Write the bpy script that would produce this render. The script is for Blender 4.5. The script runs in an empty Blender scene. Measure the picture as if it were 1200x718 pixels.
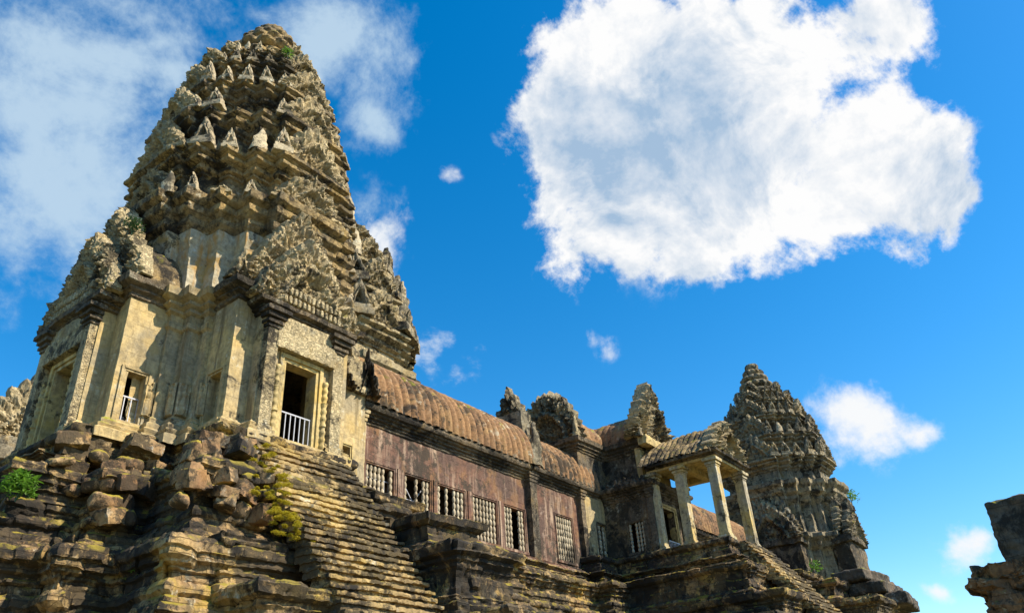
import bpy, math, random
import numpy as np
from mathutils import Matrix, Vector
R=math.radians
# ------------------------------------------------------------------ camera
scene=bpy.context.scene
cd=bpy.data.cameras.new('camera'); cam=bpy.data.objects.new('camera',cd); scene.collection.objects.link(cam)
cd.sensor_width=36; cd.lens=27.3; cd.clip_start=.1; cd.clip_end=3000
M3=((0.60430303547542,-0.37090537044236954,-0.7051574629061244),
    (-0.794635687215446,-0.34506996230896464,-0.499480575914345),
    (-0.05806863110862321,0.862180913317558,-0.5032614696080678))
# rows are the world axes seen from the camera; transpose signs are already the camera->world rotation
cam.matrix_world=Matrix(M3).to_4x4()
scene.camera=cam
# ------------------------------------------------------------------ sun, sky, exposure
SUN=Vector((0.30,-0.68,0.72)).normalized()
sl=bpy.data.lights.new('sun','SUN'); sl.energy=5.0; sl.angle=R(.5); sl.color=(1,.90,.72)
so=bpy.data.objects.new('sun',sl); scene.collection.objects.link(so)
so.rotation_euler=SUN.to_track_quat('Z','Y').to_euler()
scene.view_settings.view_transform='Standard'; scene.view_settings.look='None'
scene.view_settings.exposure=.80; scene.view_settings.gamma=1
world=bpy.data.worlds.new('World'); scene.world=world; world.use_nodes=True
nt=world.node_tree; nt.nodes.clear()
def nd(t,tp,**k):
    n=t.nodes.new(tp)
    for a,b in k.items(): setattr(n,a,b)
    return n
def link(t,a,b): t.links.new(a,b)
def math_(t,op,a,b=None,clamp=False):
    n=nd(t,'ShaderNodeMath',operation=op,use_clamp=clamp)
    for i,v in enumerate((a,b)):
        if v is None: continue
        if isinstance(v,(int,float)): n.inputs[i].default_value=v
        else: link(t,v,n.inputs[i])
    return n.outputs[0]
def mixc(t,f,a,b,bt='MIX'):
    n=nd(t,'ShaderNodeMix',data_type='RGBA',blend_type=bt)
    for s,v in ((n.inputs[0],f),(n.inputs[6],a),(n.inputs[7],b)):
        if isinstance(v,(int,float)): s.default_value=v
        elif isinstance(v,tuple): s.default_value=(*v[:3],1)
        else: link(t,v,s)
    return n.outputs[2]
def smooth(t,v,a,b,c=0.,d=1.):
    n=nd(t,'ShaderNodeMapRange',interpolation_type='SMOOTHSTEP')
    link(t,v,n.inputs[0])
    for i,x in enumerate((a,b,c,d)): n.inputs[i+1].default_value=x
    return n.outputs[0]
def noise_(t,vec,scale,detail=6,rough=.55,dist=0.,lac=2.):
    n=nd(t,'ShaderNodeTexNoise'); n.inputs['Scale'].default_value=scale; n.inputs['Detail'].default_value=detail
    n.inputs['Roughness'].default_value=rough; n.inputs['Distortion'].default_value=dist; n.inputs['Lacunarity'].default_value=lac
    link(t,vec,n.inputs['Vector']); return n
sky=nd(nt,'ShaderNodeTexSky',sky_type='NISHITA'); sky.sun_disc=False
sky.sun_elevation=math.asin(SUN.z); sky.sun_rotation=math.atan2(SUN.x,SUN.y)
sky.air_density=1.0; sky.dust_density=.35; sky.ozone_density=2.5
hs=nd(nt,'ShaderNodeHueSaturation'); hs.inputs['Saturation'].default_value=1.44; hs.inputs['Value'].default_value=1.74; hs.inputs['Hue'].default_value=.4955
link(nt,sky.outputs[0],hs.inputs['Color'])
tc=nd(nt,'ShaderNodeTexCoord'); D=tc.outputs['Generated']
def pxdir(x,y):
    v=np.array([x-600.,-(y-359.),-910.]); w=np.array(M3)@v; w/=np.linalg.norm(w); return tuple(w), 910./np.linalg.norm(v)
wn=noise_(nt,D,3.5,5,.6)
wv=nd(nt,'ShaderNodeVectorMath',operation='SUBTRACT'); link(nt,wn.outputs['Color'],wv.inputs[0]); wv.inputs[1].default_value=(.5,.5,.5)
ws=nd(nt,'ShaderNodeVectorMath',operation='SCALE'); link(nt,wv.outputs[0],ws.inputs[0]); ws.inputs['Scale'].default_value=.13
wa=nd(nt,'ShaderNodeVectorMath',operation='ADD'); link(nt,D,wa.inputs[0]); link(nt,ws.outputs[0],wa.inputs[1]); DW=wa.outputs[0]
def field(blobs):
    acc=None
    for x,y,r,w in blobs:
        d,c=pxdir(x,y); rr=r/910.*c
        n=nd(nt,'ShaderNodeVectorMath',operation='DISTANCE'); link(nt,DW,n.inputs[0]); n.inputs[1].default_value=d
        m=smooth(nt,n.outputs['Value'],0,rr,w,0)
        acc=m if acc is None else math_(nt,'ADD',acc,m)
    return acc
nb=noise_(nt,D,6.5,14,.66,.25)          # billows
nf=noise_(nt,D,26,10,.62)
def density(F,k,lo,hi):
    a=math_(nt,'MULTIPLY',math_(nt,'SUBTRACT',nb.outputs[0],.5),k)
    b=math_(nt,'MULTIPLY',math_(nt,'SUBTRACT',nf.outputs[0],.5),k*.45)
    s=math_(nt,'ADD',math_(nt,'ADD',F,a),b)
    return s,smooth(nt,s,lo,hi)
F1=field([(690,60,130,.8),(650,170,110,.8),(680,275,110,.75),(790,60,150,.9),(760,190,150,.8),(780,270,110,.7),(890,60,130,.8),(880,190,150,.9),(860,270,90,.6),
          (980,30,80,.6),(1045,25,90,.75),(1010,120,90,.5),(1000,190,110,.8),(1080,180,80,.7),(1070,260,95,.75),(960,270,90,.7),(1120,235,50,.6)])
F1b=field([(1000,480,65,.9),(1035,520,70,.9),(1085,515,50,.7),(985,525,40,.6),(1045,455,30,.6),(1115,640,50,1.0),(1100,703,26,.9),(1145,625,40,.7),
          (710,403,36,.75),(560,425,55,.75),(512,400,45,.7),(455,275,62,.62),(460,320,50,.5),(515,205,22,.6),(1180,430,5,.1)])
S1,d1=density(F1,2.2,.32,.74); d1=math_(nt,'MULTIPLY',d1,smooth(nt,F1,0,.3))
# thin veil in the upper left: the same sky, wider and softer
F2=field([(20,60,200,.75),(110,180,180,.75),(30,290,140,.65),(440,240,55,.6),(470,300,50,.6),(505,395,50,.6),(550,425,60,.55),(200,130,120,.3),(230,60,150,.5),(340,10,120,.5),(410,30,90,.5),(478,75,62,.5),(495,30,50,.45),(400,45,75,.5),(425,150,45,.6),(430,120,50,.4),(350,60,60,.3),(120,20,160,.55),(60,170,160,.5),(440,150,70,.35),(180,240,110,.4),(100,350,60,.25)])
S2,d2=density(F2,2.8,.25,1.35); d2=math_(nt,'MULTIPLY',d2,smooth(nt,F2,0,.25))
d2=math_(nt,'MULTIPLY',d2,.86)
S3,d3=density(F1b,2.6,.30,1.15); d3=math_(nt,'MULTIPLY',d3,smooth(nt,F1b,0,.3))
ng=noise_(nt,DW,6.5,10,.62,.3)
# thick middle of the big cloud is greyer
core=field([(760,190,190,.9),(690,200,120,.5),(860,210,120,.6),(820,140,100,.4)])
gsh=smooth(nt,math_(nt,'ADD',core,math_(nt,'MULTIPLY',math_(nt,'SUBTRACT',ng.outputs[0],.5),5.0)),-.15,1.2)
CW=nd(nt,'ShaderNodeRGB'); CW.outputs[0].default_value=(7.8,7.8,7.8,1)
CG=nd(nt,'ShaderNodeRGB'); CG.outputs[0].default_value=(2.9,4.1,5.6,1)
CV=nd(nt,'ShaderNodeRGB'); CV.outputs[0].default_value=(4.4,5.7,6.8,1)
# sunward side of every billow is brighter
so_=nd(nt,'ShaderNodeVectorMath',operation='ADD'); link(nt,D,so_.inputs[0]); so_.inputs[1].default_value=tuple(SUN*.045)
nb2=noise_(nt,so_.outputs[0],6.5,8,.6,.25); nb3=noise_(nt,D,6.5,8,.6,.25)
rel=math_(nt,'MULTIPLY',math_(nt,'SUBTRACT',nb2.outputs[0],nb3.outputs[0]),3.2)
gsh=math_(nt,'ADD',math_(nt,'MULTIPLY',gsh,.75),rel,True)
cc=mixc(nt,gsh,CW.outputs[0],CG.outputs[0])
c0=mixc(nt,d2,hs.outputs[0],CV.outputs[0])
c1=mixc(nt,d3,mixc(nt,d1,c0,cc),(7.4,7.55,7.7))
bg=nd(nt,'ShaderNodeBackground'); bg.inputs[1].default_value=.073; link(nt,c1,bg.inputs[0])
wo=nd(nt,'ShaderNodeOutputWorld'); link(nt,bg.outputs[0],wo.inputs[0])
# ------------------------------------------------------------------ numpy noise
def _h(x,y,z,s):
    with np.errstate(over='ignore'):
        h=(x.astype(np.uint32)*np.uint32(374761393)+y.astype(np.uint32)*np.uint32(668265263)+z.astype(np.uint32)*np.uint32(2147483647)+np.uint32((s*1274126177)&0xffffffff))
        h=(h^(h>>np.uint32(13)))*np.uint32(1274126177); h=h^(h>>np.uint32(16)); h=h*np.uint32(2246822519); h^=h>>np.uint32(15)
    return h.astype(np.float64)/4294967295.
def vnoise(P,s=0):
    I=np.floor(P).astype(np.int64); f=P-I; f=f*f*(3-2*f); I=I.astype(np.int64)&0xffffffff
    x,y,z=I[:,0],I[:,1],I[:,2]; fx,fy,fz=f[:,0],f[:,1],f[:,2]
    def c(a,b,d): return _h((x+a)&0xffffffff,(y+b)&0xffffffff,(z+d)&0xffffffff,s)
    a=(c(0,0,0)*(1-fx)+c(1,0,0)*fx)*(1-fy)+(c(0,1,0)*(1-fx)+c(1,1,0)*fx)*fy
    b=(c(0,0,1)*(1-fx)+c(1,0,1)*fx)*(1-fy)+(c(0,1,1)*(1-fx)+c(1,1,1)*fx)*fy
    return (a*(1-fz)+b*fz)*2-1
def fbm(P,freq,oct=3,s=0,gain=.5):
    v=np.zeros(len(P)); a=1.; t=0.
    for i in range(oct):
        v+=a*vnoise(P*freq*(2.03**i)+17.3*i,s+i*7); t+=a; a*=gain
    return v/t
def shake(P,amp,freq,oct=3,s=0,fine=0.):
    P=np.asarray(P,float)
    d=np.stack([fbm(P,freq,oct,s+11*i) for i in range(3)],1)*amp
    if fine:
        d+=np.stack([fbm(P,freq*5.5,2,s+101+11*i) for i in range(3)],1)*fine
    return P+d
def hid(*a):
    k=np.asarray(a[0],np.int64)&0xffffffff; l=np.asarray(a[1],np.int64)&0xffffffff; m=np.zeros_like(k) if len(a)<3 else (np.asarray(a[2],np.int64)&0xffffffff)
    return _h(k,l,m,5)
# ------------------------------------------------------------------ mesh builder
class MB:
    def __init__(s): s.V=[]; s.F=[]; s.n=0
    def add(s,V,F):
        V=np.asarray(V,float); s.V.append(V)
        for f in F: s.F.append(tuple(int(i)+s.n for i in f))
        s.n+=len(V); return s
    def arr(s): return np.concatenate(s.V) if s.V else np.zeros((0,3))
    def xform(s,M):
        V=s.arr(); M=np.array(M); V=V@M[:3,:3].T+M[:3,3]; s.V=[V]; return s
    def shake(s,*a,**k): s.V=[shake(s.arr(),*a,**k)]; return s
    def mesh(s,name,mat,angle=38):
        me=bpy.data.meshes.new(name); me.from_pydata(s.arr().tolist(),[],s.F)
        me.materials.append(mat)
        if angle:
            me.shade_smooth(); me.set_sharp_from_angle(angle=R(angle))
        me.update(); return me
    def build(s,name,mat,parent=None,angle=32):
        o=bpy.data.objects.new(name,s.mesh(name,mat,angle)); scene.collection.objects.link(o)
        if parent: o.parent=parent
        return o
def gridF(a,b,wrap=False,off=0,flip=False):
    F=[]
    bb=b if wrap else b-1
    for i in range(a-1):
        for j in range(bb):
            j2=(j+1)%b; q=(off+i*b+j,off+i*b+j2,off+(i+1)*b+j2,off+(i+1)*b+j)
            F.append(q[::-1] if flip else q)
    return F
def ebox(mb,x0,x1,y0,y1,z0,z1,step=.25,rnd=0.,amp=0.,freq=1.5,seed=0,rot=0.,fine=0.):
    """box with subdivided faces, rounded edges and eroded skin"""
    c=np.array([(x0+x1)/2,(y0+y1)/2,(z0+z1)/2]); h=np.array([abs(x1-x0)/2,abs(y1-y0)/2,abs(z1-z0)/2])
    n=[max(1,int(round(2*h[i]/step))) for i in range(3)]
    idx={}; V=[]; F=[]
    def vid(i,j,k):
        t=(i,j,k)
        if t not in idx: idx[t]=len(V); V.append((-h[0]+2*h[0]*i/n[0],-h[1]+2*h[1]*j/n[1],-h[2]+2*h[2]*k/n[2]))
        return idx[t]
    for i in range(n[0]):
        for j in range(n[1]):
            F.append((vid(i,j,0),vid(i,j+1,0),vid(i+1,j+1,0),vid(i+1,j,0)))
            F.append((vid(i,j,n[2]),vid(i+1,j,n[2]),vid(i+1,j+1,n[2]),vid(i,j+1,n[2])))
    for i in range(n[0]):
        for k in range(n[2]):
            F.append((vid(i,0,k),vid(i+1,0,k),vid(i+1,0,k+1),vid(i,0,k+1)))
            F.append((vid(i,n[1],k),vid(i,n[1],k+1),vid(i+1,n[1],k+1),vid(i+1,n[1],k)))
    for j in range(n[1]):
        for k in range(n[2]):
            F.append((vid(0,j,k),vid(0,j,k+1),vid(0,j+1,k+1),vid(0,j+1,k)))
            F.append((vid(n[0],j,k),vid(n[0],j+1,k),vid(n[0],j+1,k+1),vid(n[0],j,k+1)))
    V=np.array(V)
    if rnd>0:
        r=min(rnd,h.min()*.98); q=np.clip(V,-(h-r),h-r); d=V-q; L=np.linalg.norm(d,axis=1,keepdims=True); V=q+d/np.maximum(L,1e-9)*r
    if rot:
        ca,sa=math.cos(rot),math.sin(rot); V=np.stack([V[:,0]*ca-V[:,1]*sa,V[:,0]*sa+V[:,1]*ca,V[:,2]],1)
    V=V+c
    if amp or fine: V=shake(V,amp,freq,3,seed,fine)
    mb.add(V,F)
def resample(prof,step):
    out=[]
    for a,b in zip(prof[:-1],prof[1:]):
        a=np.array(a,float); b=np.array(b,float); n=max(1,int(math.ceil(np.linalg.norm(b-a)/step)))
        for i in range(n): out.append(a+(b-a)*i/n)
    out.append(np.array(prof[-1],float)); return np.array(out)
def miters(P,closed):
    n=len(P); m=[]
    for i in range(n):
        ns=[]
        for a,b in (((i-1)%n,i),(i,(i+1)%n)):
            if not closed and (a>b): continue
            if not closed and (a==n-1): continue
            d=P[b]-P[a]; d=d/np.linalg.norm(d); ns.append(np.array([d[1],-d[0]]))
        if len(ns)==1: m.append(ns[0])
        else:
            s=ns[0]+ns[1]; m.append(s/max(.2,(1+ns[0]@ns[1])))
    return np.array(m)
def mould(mb,plan,prof,step=.15,closed=False,amp=.05,freq=1.2,fine=.015,seed=0,push=0.,bl=.9,course=.4,maxstep=None):
    """sweep a (offset,z) profile along a rectilinear plan; the plan's outer side is on the right of its direction"""
    P=np.array(plan,float); m=miters(P,closed); pr=resample(prof,step)
    B=[];Mt=[];S=[]; s=0; n=len(P)
    for i in range(n if closed else n-1):
        j=(i+1)%n; L=np.linalg.norm(P[j]-P[i]); k=max(1,int(math.ceil(L/((maxstep or step)*(6 if L>40 else 1)))))
        for q in range(k):
            t=q/k; B.append(P[i]*(1-t)+P[j]*t); Mt.append(m[i]*(1-t)+m[j]*t); S.append(s+L*t)
        s+=L
    if not closed: B.append(P[-1]); Mt.append(m[-1]); S.append(s)
    B=np.array(B);Mt=np.array(Mt);S=np.array(S)
    a,b=len(pr),len(B)
    off=np.repeat(pr[:,0],b); z=np.repeat(pr[:,1],b)
    BB=np.tile(B,(a,1)); MM=np.tile(Mt,(a,1)); SS=np.tile(S,a)
    if push:
        c=np.floor(z/course+.001); hh=hid(np.floor(SS/bl+.37*c),c); off=off+(hh-.5)*2*push-np.where(hh>.90,push*2.2,0); fs=SS/bl+.37*c; off=off-np.where((fs-np.floor(fs))*bl<step*1.05,.055,0)-np.where(z-c*course<step*.8,.03,0); z=z+(hid(c,np.floor(SS/bl+.37*c),c)-.5)*push*.5
    V=np.concatenate([BB+MM*off[:,None],z[:,None]],1)
    V=shake(V,amp,freq,3,seed,fine)
    mb.add(V,gridF(a,b,closed,flip=False)); return mb
def empty(name,loc=(0,0,0),rz=0.):
    o=bpy.data.objects.new(name,None); scene.collection.objects.link(o); o.location=loc; o.rotation_euler[2]=rz; o.empty_display_size=.3; return o
def tag(o,label=None,cat=None,group=None,kind=None):
    if label: o['label']=label
    if cat: o['category']=cat
    if group: o['group']=group
    if kind: o['kind']=kind
    return o
def copy_obj(o,parent,loc=None,rot=None,scale=None):
    c=o.copy(); scene.collection.objects.link(c); c.parent=parent
    if loc is not None: c.location=loc
    if rot is not None: c.rotation_euler=rot
    if scale is not None: c.scale=scale
    return c
# ------------------------------------------------------------------ materials
def stone(name,ca,cb,stain=.5,stain_col=(.018,.016,.014),streak=.35,streak_col=(.06,.05,.035),moss=0.,moss_col=(.20,.19,.02),ochre=0.,
          ochre_col=(.42,.25,.05),pale=.3,pale_col=(.54,.50,.38),joints=(1.1,.42),jd=.5,bump=.6,scale=1.,carve=0.,zsc=.22,grime=.5):
    m=bpy.data.materials.new(name); m.use_nodes=True; t=m.node_tree; t.nodes.clear()
    geo=nd(t,'ShaderNodeNewGeometry'); P=geo.outputs['Position']
    bs=nd(t,'ShaderNodeBsdfPrincipled'); bs.inputs['Roughness'].default_value=.93; bs.inputs['Specular IOR Level'].default_value=.25
    out=nd(t,'ShaderNodeOutputMaterial'); link(t,bs.outputs[0],out.inputs[0])
    n1=noise_(t,P,.45*scale,8,.6,.3); col=mixc(t,smooth(t,n1.outputs[0],.36,.64),ca,cb)
    n2=noise_(t,P,5*scale,9,.7); 
    # individual blocks differ a little
    sep=nd(t,'ShaderNodeSeparateXYZ'); link(t,P,sep.inputs[0])
    u=math_(t,'ADD',sep.outputs[0],sep.outputs[1])
    wob=noise_(t,P,1.7,3,.5); u=math_(t,'ADD',u,math_(t,'MULTIPLY',wob.outputs[0],.25)); zz=math_(t,'ADD',sep.outputs[2],math_(t,'MULTIPLY',wob.outputs[0],.12))
    cmb=nd(t,'ShaderNodeCombineXYZ'); link(t,u,cmb.inputs[0]); link(t,zz,cmb.inputs[1])
    br=nd(t,'ShaderNodeTexBrick'); link(t,cmb.outputs[0],br.inputs['Vector']); br.inputs['Scale'].default_value=1
    br.inputs['Brick Width'].default_value=joints[0]; br.inputs['Row Height'].default_value=joints[1]; br.inputs['Mortar Size'].default_value=.012; br.inputs['Mortar Smooth'].default_value=.6
    br.inputs['Color1'].default_value=(.78,.78,.78,1); br.inputs['Color2'].default_value=(1.12,1.1,1.05,1); br.inputs['Mortar'].default_value=(.25,.22,.18,1)
    col=mixc(t,jd,col,br.outputs['Color'],'MULTIPLY')
    col=mixc(t,.55,col,mixc(t,smooth(t,n2.outputs[0],.3,.7),(.38,.37,.35),(1.45,1.42,1.34)),'MULTIPLY')
    if ochre:
        n=noise_(t,P,.8*scale,6,.6,.5); col=mixc(t,math_(t,'MULTIPLY',smooth(t,n.outputs[0],.5,.66),ochre),col,ochre_col)
    if pale:
        n=noise_(t,P,2.1*scale,10,.68); n_=noise_(t,P,.5,3,.5)
        f=math_(t,'MULTIPLY',smooth(t,n.outputs[0],.55,.66),smooth(t,n_.outputs[0],.4,.65)); col=mixc(t,math_(t,'MULTIPLY',f,pale*1.6,True),col,pale_col)
    if streak:
        mp=nd(t,'ShaderNodeMapping'); mp.inputs['Scale'].default_value=(1,1,zsc*.5); link(t,P,mp.inputs[0])
        n=noise_(t,mp.outputs[0],3.2,7,.62); nk=noise_(t,P,.5,3,.5)
        f=math_(t,'MULTIPLY',smooth(t,n.outputs[0],.47,.68),smooth(t,nk.outputs[0],.3,.6)); col=mixc(t,math_(t,'MULTIPLY',f,streak*1.5,True),col,streak_col)
    if grime:
        n=noise_(t,P,1.9*scale,14,.78,.35); n3=noise_(t,P,.33,4,.55)
        s=math_(t,'ADD',n.outputs[0],math_(t,'MULTIPLY',math_(t,'SUBTRACT',n3.outputs[0],.5),.7)); th=.60-.16*grime
        col=mixc(t,math_(t,'MULTIPLY',smooth(t,s,th,th+.07),.82),col,(.035,.030,.022))
    if stain:
        n=noise_(t,P,.75*scale,12,.72,.6); n3=noise_(t,P,.22*scale,3,.5)
        s=math_(t,'ADD',n.outputs[0],math_(t,'MULTIPLY',math_(t,'SUBTRACT',n3.outputs[0],.5),.5))
        th=.66-.24*stain
        f=smooth(t,s,th,th+.09); col=mixc(t,math_(t,'MULTIPLY',f,.9),col,stain_col)
    if moss:
        sn=nd(t,'ShaderNodeSeparateXYZ'); link(t,geo.outputs['Normal'],sn.inputs[0])
        n=noise_(t,P,1.3,9,.65)
        f=math_(t,'MULTIPLY',smooth(t,sn.outputs[2],.15,.75),smooth(t,n.outputs[0],.60-.22*moss,.68-.2*moss))
        mc=mixc(t,n2.outputs[0],tuple(c*.6 for c in moss_col),tuple(c*1.5 for c in moss_col)); col=mixc(t,f,col,mc)
    link(t,col,bs.inputs['Base Color'])
    hgt=math_(t,'ADD',math_(t,'MULTIPLY',n2.outputs[0],.5),math_(t,'MULTIPLY',noise_(t,P,19*scale,5,.65).outputs[0],.3))
    hgt=math_(t,'ADD',hgt,math_(t,'MULTIPLY',br.outputs['Fac'],-.5*jd))
    if carve:
        vo=noise_(t,P,7.,3,.5,1.2)
        hgt=math_(t,'ADD',hgt,math_(t,'MULTIPLY',smooth(t,math_(t,'ABSOLUTE',math_(t,'SUBTRACT',vo.outputs[0],.5)),0,.09),carve))
    bp=nd(t,'ShaderNodeBump'); bp.inputs['Strength'].default_value=bump; bp.inputs['Distance'].default_value=.09; link(t,hgt,bp.inputs['Height']); link(t,bp.outputs[0],bs.inputs['Normal'])
    return m
def shp(t,P):
    n=noise_(t,P,2.5,2,.5); v=nd(t,'ShaderNodeVectorMath',operation='SCALE'); link(t,n.outputs['Color'],v.inputs[0]); v.inputs['Scale'].default_value=.5
    a=nd(t,'ShaderNodeVectorMath',operation='ADD'); link(t,P,a.inputs[0]); link(t,v.outputs[0],a.inputs[1]); return a.outputs[0]
MW =stone('tower_wall_sandstone',(.48,.36,.175),(.30,.25,.165),stain=.22,streak=.75,streak_col=(.17,.13,.07),ochre=.45,ochre_col=(.46,.31,.10),pale=.5,joints=(1.3,.62),jd=.35,moss=.2,grime=.0,zsc=.12)
MT =stone('tower_tier_sandstone',(.45,.32,.15),(.21,.165,.105),stain=.62,streak=.6,ochre=.5,ochre_col=(.42,.27,.08),pale=.6,carve=.35,moss=.15,bump=1.,grime=.5)
MP =stone('carved_pediment_sandstone',(.58,.47,.28),(.40,.32,.19),stain=.3,streak=.2,ochre=.3,pale=.7,carve=.6,jd=.1,bump=1.,moss=.05,grime=.35)
MA =stone('pale_antefix_sandstone',(.47,.39,.26),(.33,.27,.18),stain=.3,streak=.2,pale=.6,jd=0.,moss=.05,grime=.45,bump=.9)
MF =stone('ochre_frame_sandstone',(.50,.38,.17),(.40,.31,.15),stain=.08,streak=.4,ochre=.6,ochre_col=(.52,.34,.08),pale=.4,jd=.12,bump=.5,grime=.1)
MG =stone('far_tower_sandstone',(.38,.315,.205),(.24,.205,.145),stain=.42,streak=.7,streak_col=(.05,.055,.05),ochre=.3,pale=.6,pale_col=(.48,.46,.38),carve=.3,moss=.1,grime=.5,bump=.9)
MR =stone('red_gallery_wall',(.15,.078,.055),(.095,.06,.05),stain=.2,streak=.9,streak_col=(.34,.24,.17),ochre=.35,ochre_col=(.32,.17,.06),pale=.35,pale_col=(.36,.27,.21),jd=.4,joints=(1.5,.58),bump=.7,zsc=.16,grime=.35)
MRO=stone('gallery_roof_tile',(.29,.165,.08),(.20,.115,.065),stain=.12,streak=.15,ochre=.35,ochre_col=(.42,.27,.11),pale=.55,jd=.4,joints=(.6,.3),moss=.1,grime=.35,bump=.8)
MC =stone('dark_cornice_sandstone',(.22,.17,.115),(.13,.11,.085),stain=.6,streak=.4,ochre=.25,pale=.5,carve=.4,moss=.2,jd=.25,grime=.7,bump=1.)
MB_=stone('base_moulding_sandstone',(.40,.28,.13),(.23,.145,.075),stain=.75,streak=.5,ochre=.6,ochre_col=(.42,.28,.06),pale=.5,moss=.42,moss_col=(.22,.17,.025),joints=(1.1,.42),jd=.8,bump=1.,grime=1.05)
MS =stone('stair_sandstone',(.44,.32,.145),(.26,.18,.09),stain=.5,streak=.1,ochre=.45,ochre_col=(.43,.30,.08),pale=.6,moss=.3,moss_col=(.30,.23,.045),joints=(1.4,5),jd=.3,bump=1.,grime=1.0)
MBK=stone('rubble_sandstone',(.40,.28,.14),(.24,.135,.07),stain=.6,streak=.15,ochre=.5,ochre_col=(.36,.18,.06),pale=.7,pale_col=(.58,.54,.44),moss=.75,moss_col=(.27,.21,.025),jd=0,bump=1.,grime=.95)
MK =stone('blackish_stone',(.13,.105,.08),(.06,.055,.05),stain=.5,streak=.3,ochre=.2,ochre_col=(.25,.12,.05),pale=.55,pale_col=(.35,.33,.30),moss=.2,grime=.6)  # much darker tone for the ruin's upper block and the jutting slabs
MCO=stone('portico_column_sandstone',(.50,.40,.20),(.38,.33,.24),stain=.18,streak=.6,streak_col=(.14,.12,.09),ochre=.6,ochre_col=(.52,.35,.08),pale=.7,pale_col=(.58,.57,.52),jd=.05,bump=.6,grime=.45)
MBA=stone('baluster_stone',(.46,.39,.28),(.36,.29,.2),stain=.1,streak=.2,pale=.3,jd=0,bump=.3,grime=.2)
MU =stone('upper_recess_sandstone',(.44,.37,.24),(.33,.32,.27),stain=.25,streak=.6,streak_col=(.40,.22,.06),ochre=.8,ochre_col=(.42,.26,.07),pale=.5,pale_col=(.46,.47,.44),joints=(1.3,.6),jd=.3,grime=.15,zsc=.15)
MRD=stone('reddish_masonry',(.32,.155,.065),(.15,.085,.05),stain=.5,streak=.3,ochre=.5,ochre_col=(.42,.24,.07),pale=.5,moss=.2,jd=.4,grime=.7,bump=1.)
MDK=stone('shaded_chamber_stone',(.07,.055,.045),(.045,.035,.03),stain=.3,streak=.2,pale=0,jd=.4)  # interior shade put into a near-black stone colour
def simple(name,col,rough=.8,metal=0.,var=.25,nsc=8,trans=0.):
    m=bpy.data.materials.new(name); m.use_nodes=True; t=m.node_tree; bs=t.nodes['Principled BSDF']; geo=nd(t,'ShaderNodeNewGeometry')
    n=noise_(t,geo.outputs['Position'],nsc,5,.6)
    link(t,mixc(t,n.outputs[0],tuple(c*(1-var) for c in col),tuple(min(1,c*(1+var)) for c in col)),bs.inputs['Base Color'])
    bs.inputs['Roughness'].default_value=rough; bs.inputs['Metallic'].default_value=metal
    if trans:
        out=t.nodes['Material Output']; tr=nd(t,'ShaderNodeBsdfTranslucent'); tr.inputs[0].default_value=(*[min(1,c*1.6) for c in col],1); mx=nd(t,'ShaderNodeMixShader'); mx.inputs[0].default_value=trans
        link(t,bs.outputs[0],mx.inputs[1]); link(t,tr.outputs[0],mx.inputs[2]); link(t,mx.outputs[0],out.inputs[0])
    return m
MRAIL=simple('pale_painted_metal',(.36,.36,.39),.5,.1,.15)
MLEAF=simple('fresh_green_leaf',(.10,.21,.02),.5,0,.4,3,.35)
MLEAFD=simple('dark_green_leaf',(.035,.075,.02),.6,0,.4,3,.25)
MMOSS=simple('yellow_green_moss',(.40,.33,.02),.95,0,.5,6,.2)
MSKIN=simple('skin',(.35,.2,.13),.6,0,.1); MSHIRT=simple('pale_blue_cotton',(.50,.60,.78),.9,0,.1); MHAIR=simple('black_hair',(.02,.018,.015),.6)
MGROUND=stone('courtyard_ground',(.26,.21,.13),(.17,.15,.10),stain=.3,streak=0,moss=.6,moss_col=(.10,.13,.03),pale=.2,jd=.3,joints=(1.2,.8))
FZ=10.9  # terrace floor
# ------------------------------------------------------------------ ground
g=MB(); 
gx=np.concatenate([np.linspace(-900,-40,10),np.linspace(-30,110,80),np.linspace(130,1200,10)]); gy=np.concatenate([np.linspace(-900,-50,10),np.linspace(-40,100,80),np.linspace(120,1200,10)])
GX,GY=np.meshgrid(gx,gy); GV=np.stack([GX.ravel(),GY.ravel(),np.full(GX.size,-1.6)],1); GV[:,2]+=fbm(GV,.15,3)*.06
g.add(GV,gridF(len(gy),len(gx))); tag(g.build('ground',MGROUND,angle=0),kind='structure')
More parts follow.
